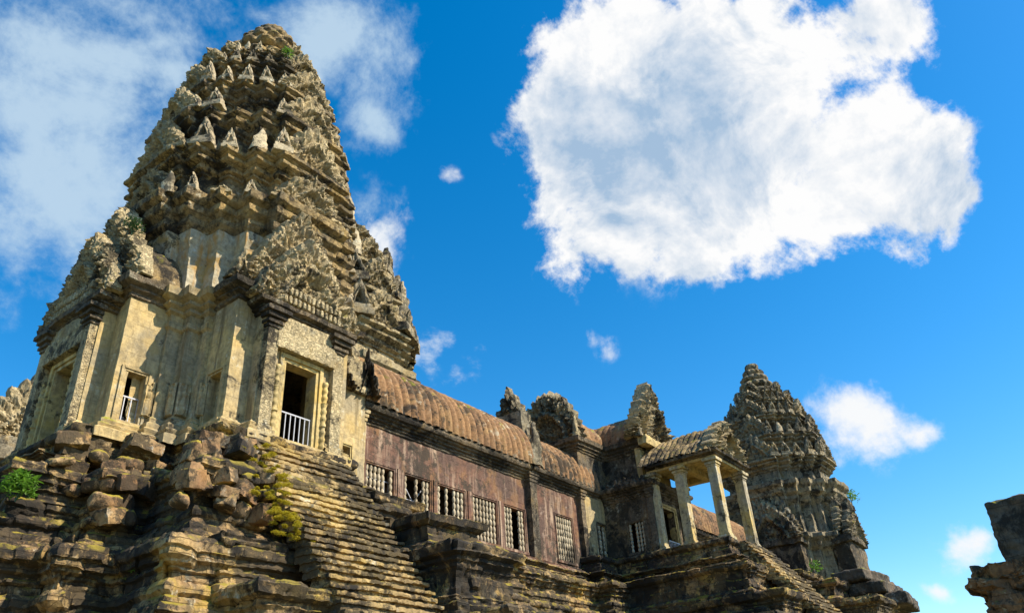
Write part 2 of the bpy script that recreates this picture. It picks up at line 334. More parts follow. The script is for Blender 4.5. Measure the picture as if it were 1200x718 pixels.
# ------------------------------------------------------------------ shared shapes
def rotz(a,cx=0,cy=0,cz=0): return Matrix.Translation((cx,cy,cz))@Matrix.Rotation(a,4,'Z')
def pediment_mb(W,H,T,teeth=22,seed=0,nr=30,nt_=150,flame=.10,detail=1.,pt=1.3,qt=.92):
    """flame-edged carved gable; base centred on the origin, facing -Y"""
    th=np.linspace(0,math.pi,nt_); c=np.cos(th); s=np.sin(th)
    bx=W*c*(1+.08*s); bz=H*(1-np.abs(c)**pt)**qt
    k=th/math.pi*teeth; f=np.abs((k%1)-.5)*2            # tooth profile
    r=np.linspace(0,1,nr)**.85
    RR,TH=np.meshgrid(r,th,indexing='ij'); FF=np.tile(f,(nr,1)); KK=np.tile(k,(nr,1))
    X=RR*bx[None,:]*(1+flame*(1-FF)*np.clip((RR-.7)/.3,0,1)); Z=RR*bz[None,:]*(1+flame*(1-FF)*np.clip((RR-.7)/.3,0,1))
    y=np.zeros_like(RR)
    P=np.stack([X.ravel(),Z.ravel(),np.full(X.size,seed*3.7)],1)
    fig=np.clip(fbm(P,4.2/max(.5,W/2.4),2,seed)*2.2,-.2,1).reshape(X.shape)
    fig2=np.abs(fbm(P,8.,2,seed+3)).reshape(X.shape)
    tym=RR<.56; ring=(RR>=.56)&(RR<.70); lf=RR>=.70
    y=np.where(tym,.25*T-.42*T*fig,y); y=np.where(ring,-.55*T*np.sin((RR-.56)/.14*math.pi)-.1*T,y)
    leaf=(1-FF); y=np.where(lf,-.15*T-(.25+.5*np.clip(fbm(P,2.1,2,seed+9).reshape(X.shape)+.5,0,1))*T*leaf*np.sin(np.clip((RR-.7)/.3,0,1)*math.pi)**.7+.12*T,y)
    y=y-.75*T*detail*(fig2-.2)
    V=np.stack([X.ravel(),y.ravel(),Z.ravel()],1)
    V=V+np.stack([fbm(V,1.9,4,seed+5,.7)*.11*W/2,fbm(V,2.5,3,seed+6)*.09,fbm(V,1.9,4,seed+7,.7)*.11*W/2],1)
    V[:nt_,:]=V[:nt_].mean(0)
    mb=MB(); F=gridF(nr,nt_)
    B=V[-nt_:].copy(); B[:,1]=T; n0=len(V); V=np.concatenate([V,B]); last=(nr-1)*nt_
    for j in range(nt_-1): F.append((last+j,last+j+1,n0+j+1,n0+j))
    F.append(tuple(range(n0,n0+nt_)))
    F=[f[::-1] for f in F]
    # bottom closure
    mb.add(V,F); return mb
def antefix_mb(seed=0,w=.5,h=1.,t=.34):
    mb=MB(); nv=12; nu=14; V=[]
    for i in range(nv):
        v=i/(nv-1); ww=w/2*(1-v**1.9)**.8+.012 if v<1 else .01; 
        if v<.12: ww=w/2*1.12
        tt=t/2*(1-.72*v)
        for j in range(nu):
            a=2*math.pi*j/nu; ca,sa=math.cos(a),math.sin(a)
            V.append((ww*math.copysign(abs(ca)**.75,ca),tt*math.copysign(abs(sa)**.75,sa),v*h))
    F=gridF(nv,nu,True); F.append(tuple(range((nv-1)*nu,nv*nu)))
    V=shake(V,.085,3.1,2,seed,.035); mb.add(V,F); return mb
def stepped_antefix(seed,w,h,t,br=1.):
    mb=MB(); ebox(mb,-w*.62,w*.62,-t*.6,t*.6,0,h*.16,.06,.02,.04,3,seed,fine=.02); ebox(mb,-w*.52,w*.52,-t*.5,t*.5,h*.14,h*.28,.06,.02,.04,3,seed+1,fine=.02)
    p=pediment_mb(w*.5,h*.8*br,t*.5,7,seed,14,44,.06,detail=.4,pt=1.15,qt=.8); p.xform(Matrix.Translation((0,0,h*.24))); mb.add(p.arr(),p.F); return mb
ANTE=[stepped_antefix(1,.5,1.1,.34).mesh('antefix',MA,40),stepped_antefix(2,.56,1.0,.34).mesh('antefix',MA,40),stepped_antefix(3,.46,1.2,.3).mesh('antefix',MA,40),stepped_antefix(5,.6,.7,.36,.7).mesh('antefix',MP,40),antefix_mb(4,.42,.95,.26).mesh('antefix',MA,40),stepped_antefix(7,.5,.95,.3).mesh('antefix',MA,40)]
ANTEG=[stepped_antefix(11+i,.5,1.0,.34).mesh('antefix',MG,40) for i in range(4)]+[antefix_mb(3,.42,.9).mesh('antefix',MA,50)]
def antefix(parent,loc,rz,sc,rng,meshes=ANTE,name='antefix'):
    o=bpy.data.objects.new(name,rng.choice(meshes)); scene.collection.objects.link(o); o.parent=parent; o.location=loc
    o.rotation_euler=(rng.uniform(-.08,.08),rng.uniform(-.1,.1),rz+rng.uniform(-.15,.15)); q=sc*rng.uniform(.8,1.15); o.scale=(q,q,q*rng.uniform(.75,1.2)); return o
def lathe(mb,prof,n=16,c=(0,0,0)):
    V=[(c[0]+r*math.cos(2*math.pi*j/n),c[1]+r*math.sin(2*math.pi*j/n),c[2]+z) for r,z in prof for j in range(n)]
    mb.add(V,gridF(len(prof),n,True)+[tuple(range((len(prof)-1)*n,len(prof)*n))])
def baluster_mesh(h):
    mb=MB(); pr=[]; k=7
    for i in range(k*4+1):
        t=i/(k*4); ph=i%4; r={0:.052,1:.088,2:.098,3:.088}[ph]; pr.append((r,t*h))
    lathe(mb,pr,10); return mb.mesh('baluster',MBA,60)
def framed_opening(mb,axis,a0,a1,z0,z1,face,out,depth=.5,w=.22,pr=.09):
    """nested stone frame round an opening; axis 'x': opening spans x, wall face at y=face, out=-1/+1"""
    def bx(u0,u1,d0,d1,zz0,zz1):
        lo,hi=sorted((face+out*d0,face+out*d1))
        if axis=='x': ebox(mb,u0,u1,lo,hi,zz0,zz1,.3,.02,.012,2)
        else: ebox(mb,lo,hi,u0,u1,zz0,zz1,.3,.02,.012,2)
    for k,(g0,g1,p) in enumerate(((0,w*.45,pr*.35),(w*.45,w,pr))):
        bx(a0-g1,a0-g0,-depth,p,z0-.02,z1+g1); bx(a1+g0,a1+g1,-depth,p,z0-.02,z1+g1)
        bx(a0-g0,a1+g0,-depth,p-.004,z1+g0,z1+g1)
    bx(a0-w-.05,a1+w+.05,-depth,pr+.05,z0-.18,z0-.02)
def wallseg(mb,axis,a0,a1,z0,z1,face,out,t,ops=(),step=.3,amp=.025,seed=0):
    """wall slab of thickness t behind 'face' with rectangular openings (o0,o1,zb,zt)"""
    lo,hi=sorted((face,face-out*t))
    def bx(u0,u1,zz0,zz1):
        if u1-u0<.01 or zz1-zz0<.01: return
        if axis=='x': ebox(mb,u0,u1,lo,hi,zz0,zz1,step,0,amp,1.3,seed)
        else: ebox(mb,lo,hi,u0,u1,zz0,zz1,step,0,amp,1.3,seed)
    u=a0
    for o0,o1,zb,zt in sorted(ops):
        bx(u,o0,z0,z1); bx(o0,o1,z0,zb); bx(o0,o1,zt,z1); u=o1
    bx(u,a1,z0,z1)
def railing(name,x0,x1,face,z0,z1,axis='x',n=6,label='',group=None,diag=False):
    e=empty(name,((x0+x1)/2 if axis=='x' else face,face if axis=='x' else (x0+x1)/2,z0)); tag(e,label,'railing',group)
    L=(x1-x0)/2
    def bar(nm,u0,u1,zz0,zz1,r=.022):
        mb=MB()
        if axis=='x': ebox(mb,u0-r,u1+r,-r,r,zz0-r,zz1+r,1,.008)
        else: ebox(mb,-r,r,u0-r,u1+r,zz0-r,zz1+r,1,.008)
        return mb.build(nm,MRAIL,e)
    h=z1-z0
    bar('top_rail',-L,L,h,h,.03); bar('bottom_rail',-L,L,.08,.08,.026)
    for i in range(n):
        u=-L+2*L*i/(n-1); bar('bar',u,u,.08,h)
    if diag:
        for sgn in (-1,1):
            mb=MB(); ebox(mb,-.022,.022,-.02,.02,-h*.95,h*.95,1,.008); mb.xform(Matrix.Translation((0,.03,h*.95))@Matrix.Rotation(sgn*math.atan2(L,h*.9),4,'Y')); mb.build('brace',MRAIL,e)
    return e
# ------------------------------------------------------------------ towers
UQ=[(1,.36),(.88,.36),(.88,.54),(.70,.54),(.70,.70),(.54,.70),(.54,.88),(.36,.88),(.36,1)]
def unit_plan():
    P=[]
    for k in range(4):
        a=k*math.pi/2; ca,sa=round(math.cos(a)),round(math.sin(a))
        for x,y in UQ: P.append((x*ca-y*sa,x*sa+y*ca))
    return np.array(P)
UP=unit_plan()
CONV=[(1,.36),(.88,.54),(.70,.70),(.54,.88),(.36,1)]
def scaled_mould(mb,prof,cx,cy,step,amp,freq,fine,seed,round_=0.):
    pr=resample(prof,step); rm=np.mean(pr[:,0]); B=[];n=len(UP)
    for i in range(n):
        a,b=UP[i],UP[(i+1)%n]; k=max(2,int(math.ceil(np.linalg.norm(b-a)*rm/step)))
        for q in range(k): B.append(a+(b-a)*q/k)
    B=np.array(B); ang=np.arctan2(B[:,1],B[:,0]); L=np.linalg.norm(B,axis=1)[:,None]; Bc=B/L*.97; B=B*(1-round_)+Bc*round_
    a,b=len(pr),len(B); V=np.zeros((a*b,3)); V[:,:2]=np.repeat(pr[:,0],b)[:,None]*np.tile(B,(a,1)); V[:,2]=np.repeat(pr[:,1],b)
    # cornice corners sweep up a little, as on worn corbelled stone
    V[:,0]+=cx; V[:,1]+=cy
    V=shake(V,amp,freq,3,seed,fine)
    mb.add(V,gridF(a,b,True)); return mb
def tier_profile(z0,z1,rw,ro,rn):
    h=z1-z0
    return [(rw*1.05,z0),(rw*1.05,z0+.07*h),(rw*1.02,z0+.10*h),(rw*1.02,z0+.14*h),(rw,z0+.17*h),(rw*.99,z0+.50*h),(rw*1.02,z0+.52*h),(rw*1.02,z0+.56*h),
            (rw+(ro-rw)*.35,z0+.60*h),(rw+(ro-rw)*.40,z0+.66*h),(rw+(ro-rw)*.30,z0+.69*h),(rw+(ro-rw)*.75,z0+.76*h),(rw+(ro-rw)*.78,z0+.81*h),(rw+(ro-rw)*.68,z0+.84*h),(ro,z0+.89*h),(ro*1.0,z0+.955*h),(ro*.95,z0+.98*h),(rn*1.12,z1),(rn*1.02,z1+.02*h)]
def tower_top(root,cx,cy,tiers,crown,mat,step,seed,meshes,ante_scale,amp=.09,fine=.045,pmat=None,nante=5,qped=1.):
    rng=random.Random(seed)
    for i,(z0,z1,rw,ro) in enumerate(tiers):
        rn=tiers[i+1][2] if i+1<len(tiers) else crown[0][0]
        mb=MB(); scaled_mould(mb,tier_profile(z0,z1,rw,ro,rn),cx,cy,step,amp,1.1,fine,seed+i,round_=.12+.07*i)
        t=mb.build('tier',mat,root)
        rd=.12+.07*i; hn=(tiers[i+1][1]-tiers[i+1][0]) if i+1<len(tiers) else 1.4
        for k in range(4):
            a=k*math.pi/2; ca,sa=math.cos(a),math.sin(a)
            for q,(x,y) in enumerate(CONV[:5]):
                L=math.hypot(x,y); x2=x*(1-rd)+x/L*.97*rd; y2=y*(1-rd)+y/L*.97*rd
                X=(x2*ca-y2*sa)*ro*.93; Y=(x2*sa+y2*ca)*ro*.93
                if rng.random()<.07: continue
                antefix(t,(cx+X,cy+Y,z1-.10),math.atan2(Y,X)+math.pi/2,ante_scale*hn*.52*(1.05 if q in(1,3) else .9),rng,meshes)
            # little false gable on the middle of each face
            pm=pediment_mb(ro*.36*qped,hn*.92,.34*ante_scale,13,seed+i*5+k,24,92,.14,pt=1.25); pm.xform(rotz(a+math.pi/2,cx+ca*ro*.93,cy+sa*ro*.93,z1-.05)); pm.build('niche_gable',pmat or mat,t)
    # lotus crown: petalled rings
    zc=tiers[-1][1]; mb=MB(); N=96; th=np.arange(N)*2*math.pi/N; rows=[]
    for r,z,p in crown:
        rr=r*(1+p*(np.abs(np.cos(th*7+z*1.9))**.7-.6)); rows.append(np.stack([cx+rr*np.cos(th),cy+rr*np.sin(th),np.full(N,z)],1))
    V=np.concatenate(rows); V=shake(V,amp*.8,1.6,3,seed+77,fine); mb.add(V,gridF(len(crown),N,True)+[tuple(range((len(crown)-1)*N,len(crown)*N))]); mb.build('lotus_crown',mat,root)
def crown_profile(z0,z1,r0):
    H=z1-z0; out=[(r0*.9,z0-.05,0)]; 
    rings=[(.0,.24,1.0),(.24,.45,.94),(.45,.64,.78),(.64,.81,.60),(.81,1,.40)]
    for a,b,k in rings:
        for t in np.linspace(0,1,7):
            bul=math.sin(t*math.pi)**.6; out.append((r0*k*(.80+.26*bul),z0+H*(a+(b-a)*t),.16*bul*(1 if k>.4 else .3)))
    out.append((.03,z1+.05,0)); return out
def porch(root,cx,cy,k,full=True,mats=(MW,MF,MP),base=FZ,seed=0,step=.16):
    """one arm of a corner tower, facing -Y before being turned by k quarter turns"""
    a=k*math.pi/2; Mx=rotz(a,cx,cy,0); S=seed+k*13
    wm,fm,pm=mats
    w=MB()
    for sx in (-1,1):
        lo=4.55; hi=5.35
        wallseg(w,'y',-5.75,-3.45,base,17.0,sx*2.9,sx,.55,[(-hi,-lo,11.5,13.45)],step=.22,seed=S)
        ebox(w,*sorted((sx*1.98,sx*2.9)),-5.75,-5.25,base,16.9,.25,.02,.03,1.3,S)
        wallseg(w,'y',-6.3,-5.7,base,16.2,sx*2.0,sx,.5,step=.25,seed=S)
    wallseg(w,'x',-2.0,2.0,base,16.2,-6.3,-1,.5,[(-.76,.76,11.0,14.25)],step=.22,seed=S)
    w.xform(Mx).build('porch_wall',wm,root)
    # plinth mouldings
    PP=[(.42,base-.35),(.42,base),(.30,base+.08),(.34,base+.18),(.16,base+.27),(.20,base+.38),(.05,base+.48),(.0,base+.56)]
    for sg in ([(-2.95,-3.4),(-2.95,-5.8),(-2.05,-5.8),(-2.05,-6.35),(-1.25,-6.35)],[(1.25,-6.35),(2.05,-6.35),(2.05,-5.8),(2.95,-5.8),(2.95,-3.4)]):
        pl=MB(); mould(pl,sg,PP,step=.1,amp=.06,fine=.025,seed=S); pl.xform(Mx).build('plinth',wm,root)
    pl=MB(); ebox(pl,-1.3,1.3,-6.75,-6.2,base-.35,base-.03,.15,.04,.05,1.5,S,fine=.02); ebox(pl,-1.25,1.25,-6.6,-6.2,base-.028,base+.09,.15,.03,.03,1.5,S,fine=.02); pl.xform(Mx).build('threshold',wm,root)
    # pilasters with capitals
    for sx in (-1,1):
        p=MB(); ebox(p,*sorted((sx*1.42,sx*1.96)),-6.62,-6.28,base+.3,15.35,.2,.03,.02,2,S,fine=.012); ebox(p,*sorted((sx*1.36,sx*2.02)),-6.7,-6.26,base-.02,base+.32,.2,.04,.02,2,S)
        p.xform(Mx).build('pilaster',pm,root)
        c=MB()
        for j,(z0,z1,e) in enumerate(((15.35,15.5,.06),(15.5,15.66,.14),(15.66,15.74,.05),(15.74,15.94,.2),(15.94,16.15,.32))):
            ebox(c,*sorted((sx*(1.42-e),sx*(1.96+e))),-6.62-e,-6.25,z0,z1-.003,.14,.04,.03,2,S+j,fine=.02)
        c.xform(Mx).build('capital',MC,root)
        cl=MB(); pr=[(.10,0)]; 
        for j in range(1,60): pr.append((.105+.03*(j%6 in(2,3,4))+.02*(j%20==0),j*.05))
        lathe(cl,pr,12,(sx*1.2,-6.42,11.0)); cl.xform(Mx).build('colonette',fm,root)
    fr=MB(); framed_opening(fr,'x',-.76,.76,11.0,14.25,-6.3,-1,.55,.34,.12); 
    fr.xform(Mx).build('door_frame',fm,root)
    for sx in (-1,1):
        f=MB(); framed_opening(f,'y',-5.35,-4.55,11.5,13.45,sx*2.9,sx,.3,.2,.07); f.xform(Mx).build('window_frame',wm,root)
    li=MB(); ebox(li,-1.5,1.5,-6.66,-6.29,14.62,15.5,.09,.03,.02,2,S,fine=.055); ebox(li,-2.05,2.05,-6.58,-6.28,15.503,16.12,.14,.03,.03,2,S,fine=.03); li.xform(Mx).build('lintel',pm,root)
    ent=MB(); mould(ent,[(-2.0,-5.6),(-2.0,-6.3),(2.0,-6.3),(2.0,-5.6)],[(0,16.0),(.12,16.05),(.12,16.15),(.26,16.2),(.22,16.3),(.48,16.38),(.52,16.55),(.3,16.62),(-.2,16.64)],step=.12,amp=.05,fine=.03,seed=S); ent.xform(Mx).build('porch_cornice',MC,root)
    ent=MB(); mould(ent,[(-2.9,-3.3),(-2.9,-5.75),(2.9,-5.75),(2.9,-3.3)],[(0,16.5),(.1,16.55),(.1,16.7),(.28,16.78),(.24,16.9),(.5,17.0),(.55,17.25),(.3,17.35),(-.5,17.4)],step=.12,amp=.08,fine=.04,seed=S); ent.xform(Mx).build('arm_cornice',MC,root)
    # roofs (ribbed half barrels running out from the tower)
    for (hw,y0,y1,zb,zt,st) in ((2.35,-6.35,-5.5,16.6,19.1,1),(2.3,-5.5,-2.5,17.3,20.4,2)):
        rf=MB(); t=np.linspace(0,math.pi,40); ny=max(4,int((y1-y0)/.12)); V=[]
        for i in range(ny+1):
            y=y0+(y1-y0)*i/ny; rib=.05*abs(math.sin(y*math.pi/.4))
            for tt in t: V.append((-(hw+rib)*math.cos(tt)*(1+.04*math.sin(tt)),y,zb+(zt-zb+rib)*math.sin(tt)**.8))
        V=shake(V,.08,1.2,3,S,.03); rf.add(V,gridF(ny+1,40)); rf.xform(Mx).build('porch_roof',MT,root)
    p=pediment_mb(2.55,3.7,.42,20,S,44,220,.10); 
    for j in range(13):      # row of small carved figures along the foot
        for r_ in range(2): ebox(p,-1.45+j*.235+.03,-1.45+j*.235+.19,-.30,-.05,.12+r_*.42,.48+r_*.42,.06,.07,.03,4,j,fine=.02)
    p.xform(Mx@Matrix.Translation((0,-6.45,16.55))); p.build('pediment',pm,root)
    p=pediment_mb(2.75,4.9,.5,26,S+3,44,240,.07); p.xform(Mx@Matrix.Translation((0,-5.65,17.35))); p.build('upper_pediment',pm,root)
    rng=random.Random(S)
    for sx in (-1,1):
        for x,y,z,s in ((2.3,-6.5,16.6,1.0),(2.95,-5.75,17.35,1.15)):
            nm=pediment_mb(.42*s,1.25*s,.4,7,S+int(x*10)+sx,12,50,.2,pt=1.0,qt=1.); nm.xform(Mx@Matrix.Translation((sx*x,y,z))); nm.build('naga_antefix',pm,root)
def relief(root,M,w,h,n,mat,seed):
    nx,nz=max(14,int(w/.035)),int(h/.035); U,Z=np.meshgrid(np.linspace(-w/2,w/2,nx),np.linspace(0,h,nz)); y=np.zeros_like(U)
    for i in range(n):
        c=-w/2+w*(i+.5)/n; k=h/1.2; x=(U-c)/k; z=Z/k
        def el(x0,z0,a,b,d):
            return d*np.sqrt(np.clip(1-((x-x0)/a)**2-((z-z0)/b)**2,0,1))
        fig=np.maximum.reduce([el(0,1.0,.065,.085,.09),el(0,1.1,.05,.07,.06),el(0,.80,.11,.15,.09),el(0,.55,.085,.16,.08),el(0,.3,.13,.32,.10),el(-.14,.72,.035,.17,.06),el(.15,.78,.035,.15,.06),el(.17,.95,.05,.06,.05)])
        y-=fig
    e=np.minimum(np.minimum(U+w/2,w/2-U),np.minimum(Z,h-Z)); y-=.03*(e<.05); y[:, [0,-1]]=.05; y[[0,-1],:]=.05
    V=np.stack([U.ravel(),y.ravel(),Z.ravel()],1); V[:,1]+=fbm(V,6,2,seed)*.02
    mb=MB(); mb.add(V,gridF(nz,nx)); mb.xform(M); mb.build('figure_relief',mat,root)
def core_walls(root,cx,cy,base,mat,seed):
    for k in range(4):
        Mk=rotz(k*math.pi/2,cx,cy,0); z=base+1.05
        for sx in (-1,1):
            relief(root,Mk@rotz(0,sx*2.82,-4.25,z),.5,1.35,1,mat,seed+k); relief(root,Mk@rotz(0,sx*3.35,-3.70,z),.5,1.35,1,mat,seed+k+5)
            relief(root,Mk@rotz(sx*math.pi/2,sx*3.0,-4.36,z-.1),.4,1.3,1,mat,seed+k+9); relief(root,Mk@rotz(sx*math.pi/2,sx*3.70,-3.35,z),.5,1.35,1,mat,seed+k+3)
    # the four re-entrant corner masses between the arms
    P=[]
    for k in range(4):
        a=k*math.pi/2; ca,sa=round(math.cos(a)),round(math.sin(a))
        for x,y in ((4.9,2.55),(4.15,2.55),(4.15,3.1),(3.6,3.1),(3.6,3.6),(3.1,3.6),(3.1,4.15),(2.55,4.15),(2.55,4.9)): P.append((cx+x*ca-y*sa,cy+x*sa+y*ca))
    # four separate corner strips so the arms stay open inside
    for k in range(4):
        seg=P[k*9:k*9+9]; w=MB()
        mould(w,seg,[(.55,base-.3),(.55,base+.05),(.38,base+.14),(.46,base+.30),(.30,base+.42),(.32,base+.58),(.12,base+.72),(.14,base+.86),(0,base+.98),(-.02,15.6),(.08,15.7),(.08,15.9),(0,15.95),(0,16.3),(.14,16.4),(.12,16.55),(.30,16.65),(.28,16.8),(.52,16.95),(.58,17.25),(.35,17.35),(-.1,17.45)],
              step=.1,amp=.055,fine=.022,seed=seed+k)
        w.build('corner_wall',mat,root)
# left corner tower ---------------------------------------------------------
TC=(18.05,29.8)
tw=empty('corner_tower',(TC[0],TC[1],FZ)); tag(tw,'tall weathered sandstone tower with carved tiers and a doorway above the long staircase','tower')
def reroot(root):
    """children were built in world space: keep them there"""
    inv=Matrix.Translation(root.location).inverted()
    for c in root.children:
        if c.get('_w'): continue
        c.matrix_parent_inverse=inv; c['_w']=1
for k in range(4): porch(tw,*TC,k,seed=3)
core_walls(tw,*TC,FZ,MW,21)
cx,cy=TC[0]+.55,TC[1]
UBP=[(4.5,16.6),(4.75,17.3),(4.75,17.7),(4.6,17.8),(4.55,18.3),(4.6,19.6),(4.72,19.9),(4.72,20.1),(4.66,20.15),(4.8,20.5),(4.9,20.8),(4.9,21.0),(4.86,21.05),(5.15,21.3),(5.15,21.55),(5.1,21.6),(5.45,21.85),(5.5,22.15),(5.4,22.2),(5.75,22.4),(5.8,22.75),(5.5,22.85),(5.0,22.87)]
ub=MB(); scaled_mould(ub,UBP[:13],cx,cy,.085,.09,.9,.035,31,round_=.1); ub.build('upper_recess',MU,tw)
ub=MB(); scaled_mould(ub,UBP[12:],cx,cy,.085,.10,.9,.05,31,round_=.1); ub.build('upper_body',MT,tw)
TI=[(22.75,25.5,4.75,5.65),(25.45,28.35,4.4,5.2),(28.3,30.9,3.8,4.6),(30.85,33.1,3.15,3.9),(33.05,34.9,2.4,2.95)]
tower_top(tw,cx,cy,TI,crown_profile(34.85,39.35,2.35),MT,.085,41,ANTE,1.0,pmat=MP)
rng=random.Random(8)
ubp=[c for c in tw.children if c.name.startswith('upper_body')][0]
for k in range(4):
    a=k*math.pi/2; ca,sa=math.cos(a),math.sin(a)
    for x,y in CONV:
        X=(x*ca-y*sa)*5.35; Y=(x*sa+y*ca)*5.35; antefix(ubp,(cx+X,cy+Y,22.65),math.atan2(Y,X)+math.pi/2,1.2,rng)
    pm=pediment_mb(2.0,2.6,.4,13,70+k,26,110,.12); pm.xform(rotz(a+math.pi/2,cx+ca*5.3,cy+sa*5.3,22.6)); pm.build('niche_gable',MP,tw)
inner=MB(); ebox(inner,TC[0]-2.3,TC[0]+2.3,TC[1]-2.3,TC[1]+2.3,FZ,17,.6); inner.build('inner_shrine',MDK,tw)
reroot(tw)
# ------------------------------------------------------------------ pyramid base
PLAN=[(10.7,75),(10.7,27.0),(12.9,27.0),(12.9,25.9),(14.5,25.9),(14.5,22.95),(20.9,22.95),(20.9,25.6),(23.6,25.6),(23.6,26.3),(29.6,26.3),(29.6,25.8),(32.8,25.8),(32.8,26.3),(43.4,26.3),(43.4,25.3),(45.7,25.3),(45.7,17.6),(53.3,17.6),(53.3,25.3),(55.6,25.3),(55.6,26.3),(76.0,26.3),(76.0,20.5),(90,20.5),(90,75)]
tp=empty('temple_terrace',(40,40,-1.6)); tag(tp,'huge stepped stone terrace with moulded mossy courses that carries the towers and gallery','terrace')
def mprof(zt,zb,d0,d1,k=1.):
    h=zt-zb; L=[]
    for f,o in ((0,0),(.0,.42),(.05,.50),(.12,.50),(.14,.34),(.19,.32),(.21,.16),(.27,.14),(.29,.02),(.36,.0),(.38,.10),(.42,.18),(.47,.18),(.50,.08),(.56,.06),(.58,.24),(.64,.32),(.68,.30),(.70,.20),(.75,.22),(.78,.42),(.88,.46),(.90,.62),(1.0,.64)):
        L.append((d0+(d1-d0)*f+(o-.5)*k,zt-h*f))
    return L[::-1]
TIERS=[(9.72,8.9,.45,.7,.7),(8.9,6.0,1.45,1.9,1.),(6.0,2.6,2.9,3.4,1.),(2.6,-1.75,4.3,4.9,1.)]
for i,(zt,zb,d0,d1,k) in enumerate(TIERS):
    mb=MB(); pr=mprof(zt,zb,d0,d1,k); pr.append((-1.6,zt+.01))
    mould(mb,PLAN,pr,step=.075 if i<3 else .2,maxstep=.085 if i<3 else .2,amp=.06,freq=.9,fine=.05,seed=60+i,push=.12,bl=1.05,course=.43); mb.build('moulded_tier',MB_,tp,28)
for seg in ([(11.3,34),(11.3,26.75),(13.1,26.75),(13.1,26.15),(14.7,26.15),(14.7,23.2),(20.8,23.2),(20.8,25.7),(24.0,25.7),(24.0,27)],[(43.7,27),(43.7,25.6),(45.95,25.6),(45.95,17.85),(53.05,17.85),(53.05,25.6),(55.3,25.6),(55.3,27)]):
    mb=MB(); mould(mb,seg,[(.4,9.6),(.36,9.8),(.22,9.84),(.2,10.15),(.12,10.2),(.14,10.32),(.02,10.38),(.0,10.5),(.14,10.55),(.2,10.62),(.22,10.82),(.1,10.88),(-1.6,10.89)],step=.09,amp=.10,freq=1.1,fine=.05,seed=77,push=.06,bl=1.2,course=.4); mb.build('podium',MB_,tp)
    V=[(x,y,FZ-.04) for x,y in seg]; mb=MB(); mb.add(V,[tuple(range(len(V)))]); mb.build('podium_floor',MB_,tp,0)
fl=MB(); V=[(x,y,9.68) for x,y in PLAN]; fl.add(V,[tuple(range(len(V)))]); fl.build('terrace_floor',MB_,tp,0)
reroot(tp)
# staircase ------------------------------------------------------------------
def stairs(x0,x1,ytop,ztop,label,rise=.27,slope=1.25,n=None,mat=MS,jit=.05,step=.11):
    e=empty('stone_staircase',((x0+x1)/2,ytop,ztop)); tag(e,label,'staircase')
    n=n or int((ztop+1.6)/rise)+1; rng=random.Random(int(x0*7)); step=min(step,.075) if x0<40 else step
    for i in range(n):
        z=ztop-i*rise; y=ytop-i*rise/slope; mb=MB()
        a_,b_=x0+rng.uniform(-.1,.1),x1+rng.uniform(-.1,.1); st_=step if z>2.5 else .3
        ebox(mb,a_,b_,y-rise/slope-.12+rng.uniform(-.03,.03),y+.5,z-.13,z+rng.uniform(-.015,.02),st_,.03,.045,1.5,i*3,fine=.04)
        ebox(mb,a_+.05,b_-.05,y-rise/slope+.0,y+.5,z-rise*1.2,z-.10,st_,.02,.05,1.6,i*3+50,fine=.03)
        A=mb.arr(); kk=np.floor(A[:,0]/1.15+i*.43); A[:,1]+=(hid(kk,np.full(len(A),i))-.5)*.10; A[:,2]+=(hid(np.full(len(A),i),kk)-.5)*.05; mb.V=[A]
        o=mb.build('step',mat,e)
    reroot(e); return e
stairs(15.75,20.45,23.35,10.75,'very steep long staircase of worn mossy steps climbing to the corner tower doorway')
stairs(47.2,51.8,17.6,10.75,'steep staircase rising to the four columned portico, seen edge-on at right',step=.2)
# stair flanks -----------------------------------------------------------------
def flank(x0,x1,ys,label,mat=MB_,seed=0,back=24.5):
    e=empty('stair_flank',((x0+x1)/2,ys[-1][0],-1.6)); tag(e,label,'stair flank')
    for i,(yf,zt) in enumerate(ys):
        mb=MB(); zb=ys[i+1][1] if i+1<len(ys) else -1.75; xa,xb=x0+.0*i,x1+.55*i
        pr=[(.40,zb-.4),(.40,zb+.1),(.28,zb+.2),(.34,zb+.42),(.12,zb+.5),(.16,zb+.7),(0,zb+.8),(0,zt-.95),(.1,zt-.85),(.1,zt-.7),(.2,zt-.62),(.18,zt-.5),(.42,zt-.38),(.46,zt-.1),(.38,zt),(-.4,zt+.01)]
        if zt-zb<1.9: pr=[(.40,zb-.4),(.40,zb+.1),(.2,zb+.25),(.06,zb+.3),(.06,zt-.45),(.2,zt-.4),(.32,zt-.3),(.36,zt-.05),(.28,zt),(-.4,zt+.01)]
        mould(mb,[(xa,back),(xa,yf),(xb,yf),(xb,back)],pr,step=.1,amp=.08,freq=1.,fine=.05,seed=seed+i*5,push=.09,bl=.9,course=.4)
        V=[(xa+.3,back,zt-.03),(xa+.3,yf+.3,zt-.03),(xb-.3,yf+.3,zt-.03),(xb-.3,back,zt-.03)]; mb.add(V,[(0,1,2,3)])
        mb.build('pedestal',mat,e)
    reroot(e); return e
flank(20.95,23.0,[(22.0,9.35),(19.2,8.0),(17.9,6.7),(15.9,4.2),(13.6,1.6)],'moulded stone pedestals stepping down the right side of the long staircase',seed=90)
flank(13.6,15.3,[(20.4,6.2),(18.6,4.6),(16.0,2.6),(13.8,.6)],'ruined low pedestals along the left edge of the long staircase',seed=120)
flank(52.3,55.5,[(16.0,9.4),(14.2,8.6),(12.0,7.3),(9.5,4.5)],'dark stone pedestals flanking the portico stairs at right',seed=140)
flank(44.2,46.7,[(16.5,9.0),(14.8,7.2),(12.6,4.6),(10.2,2.0)],'mossy stepped pedestals on the left of the portico stairs',seed=150)
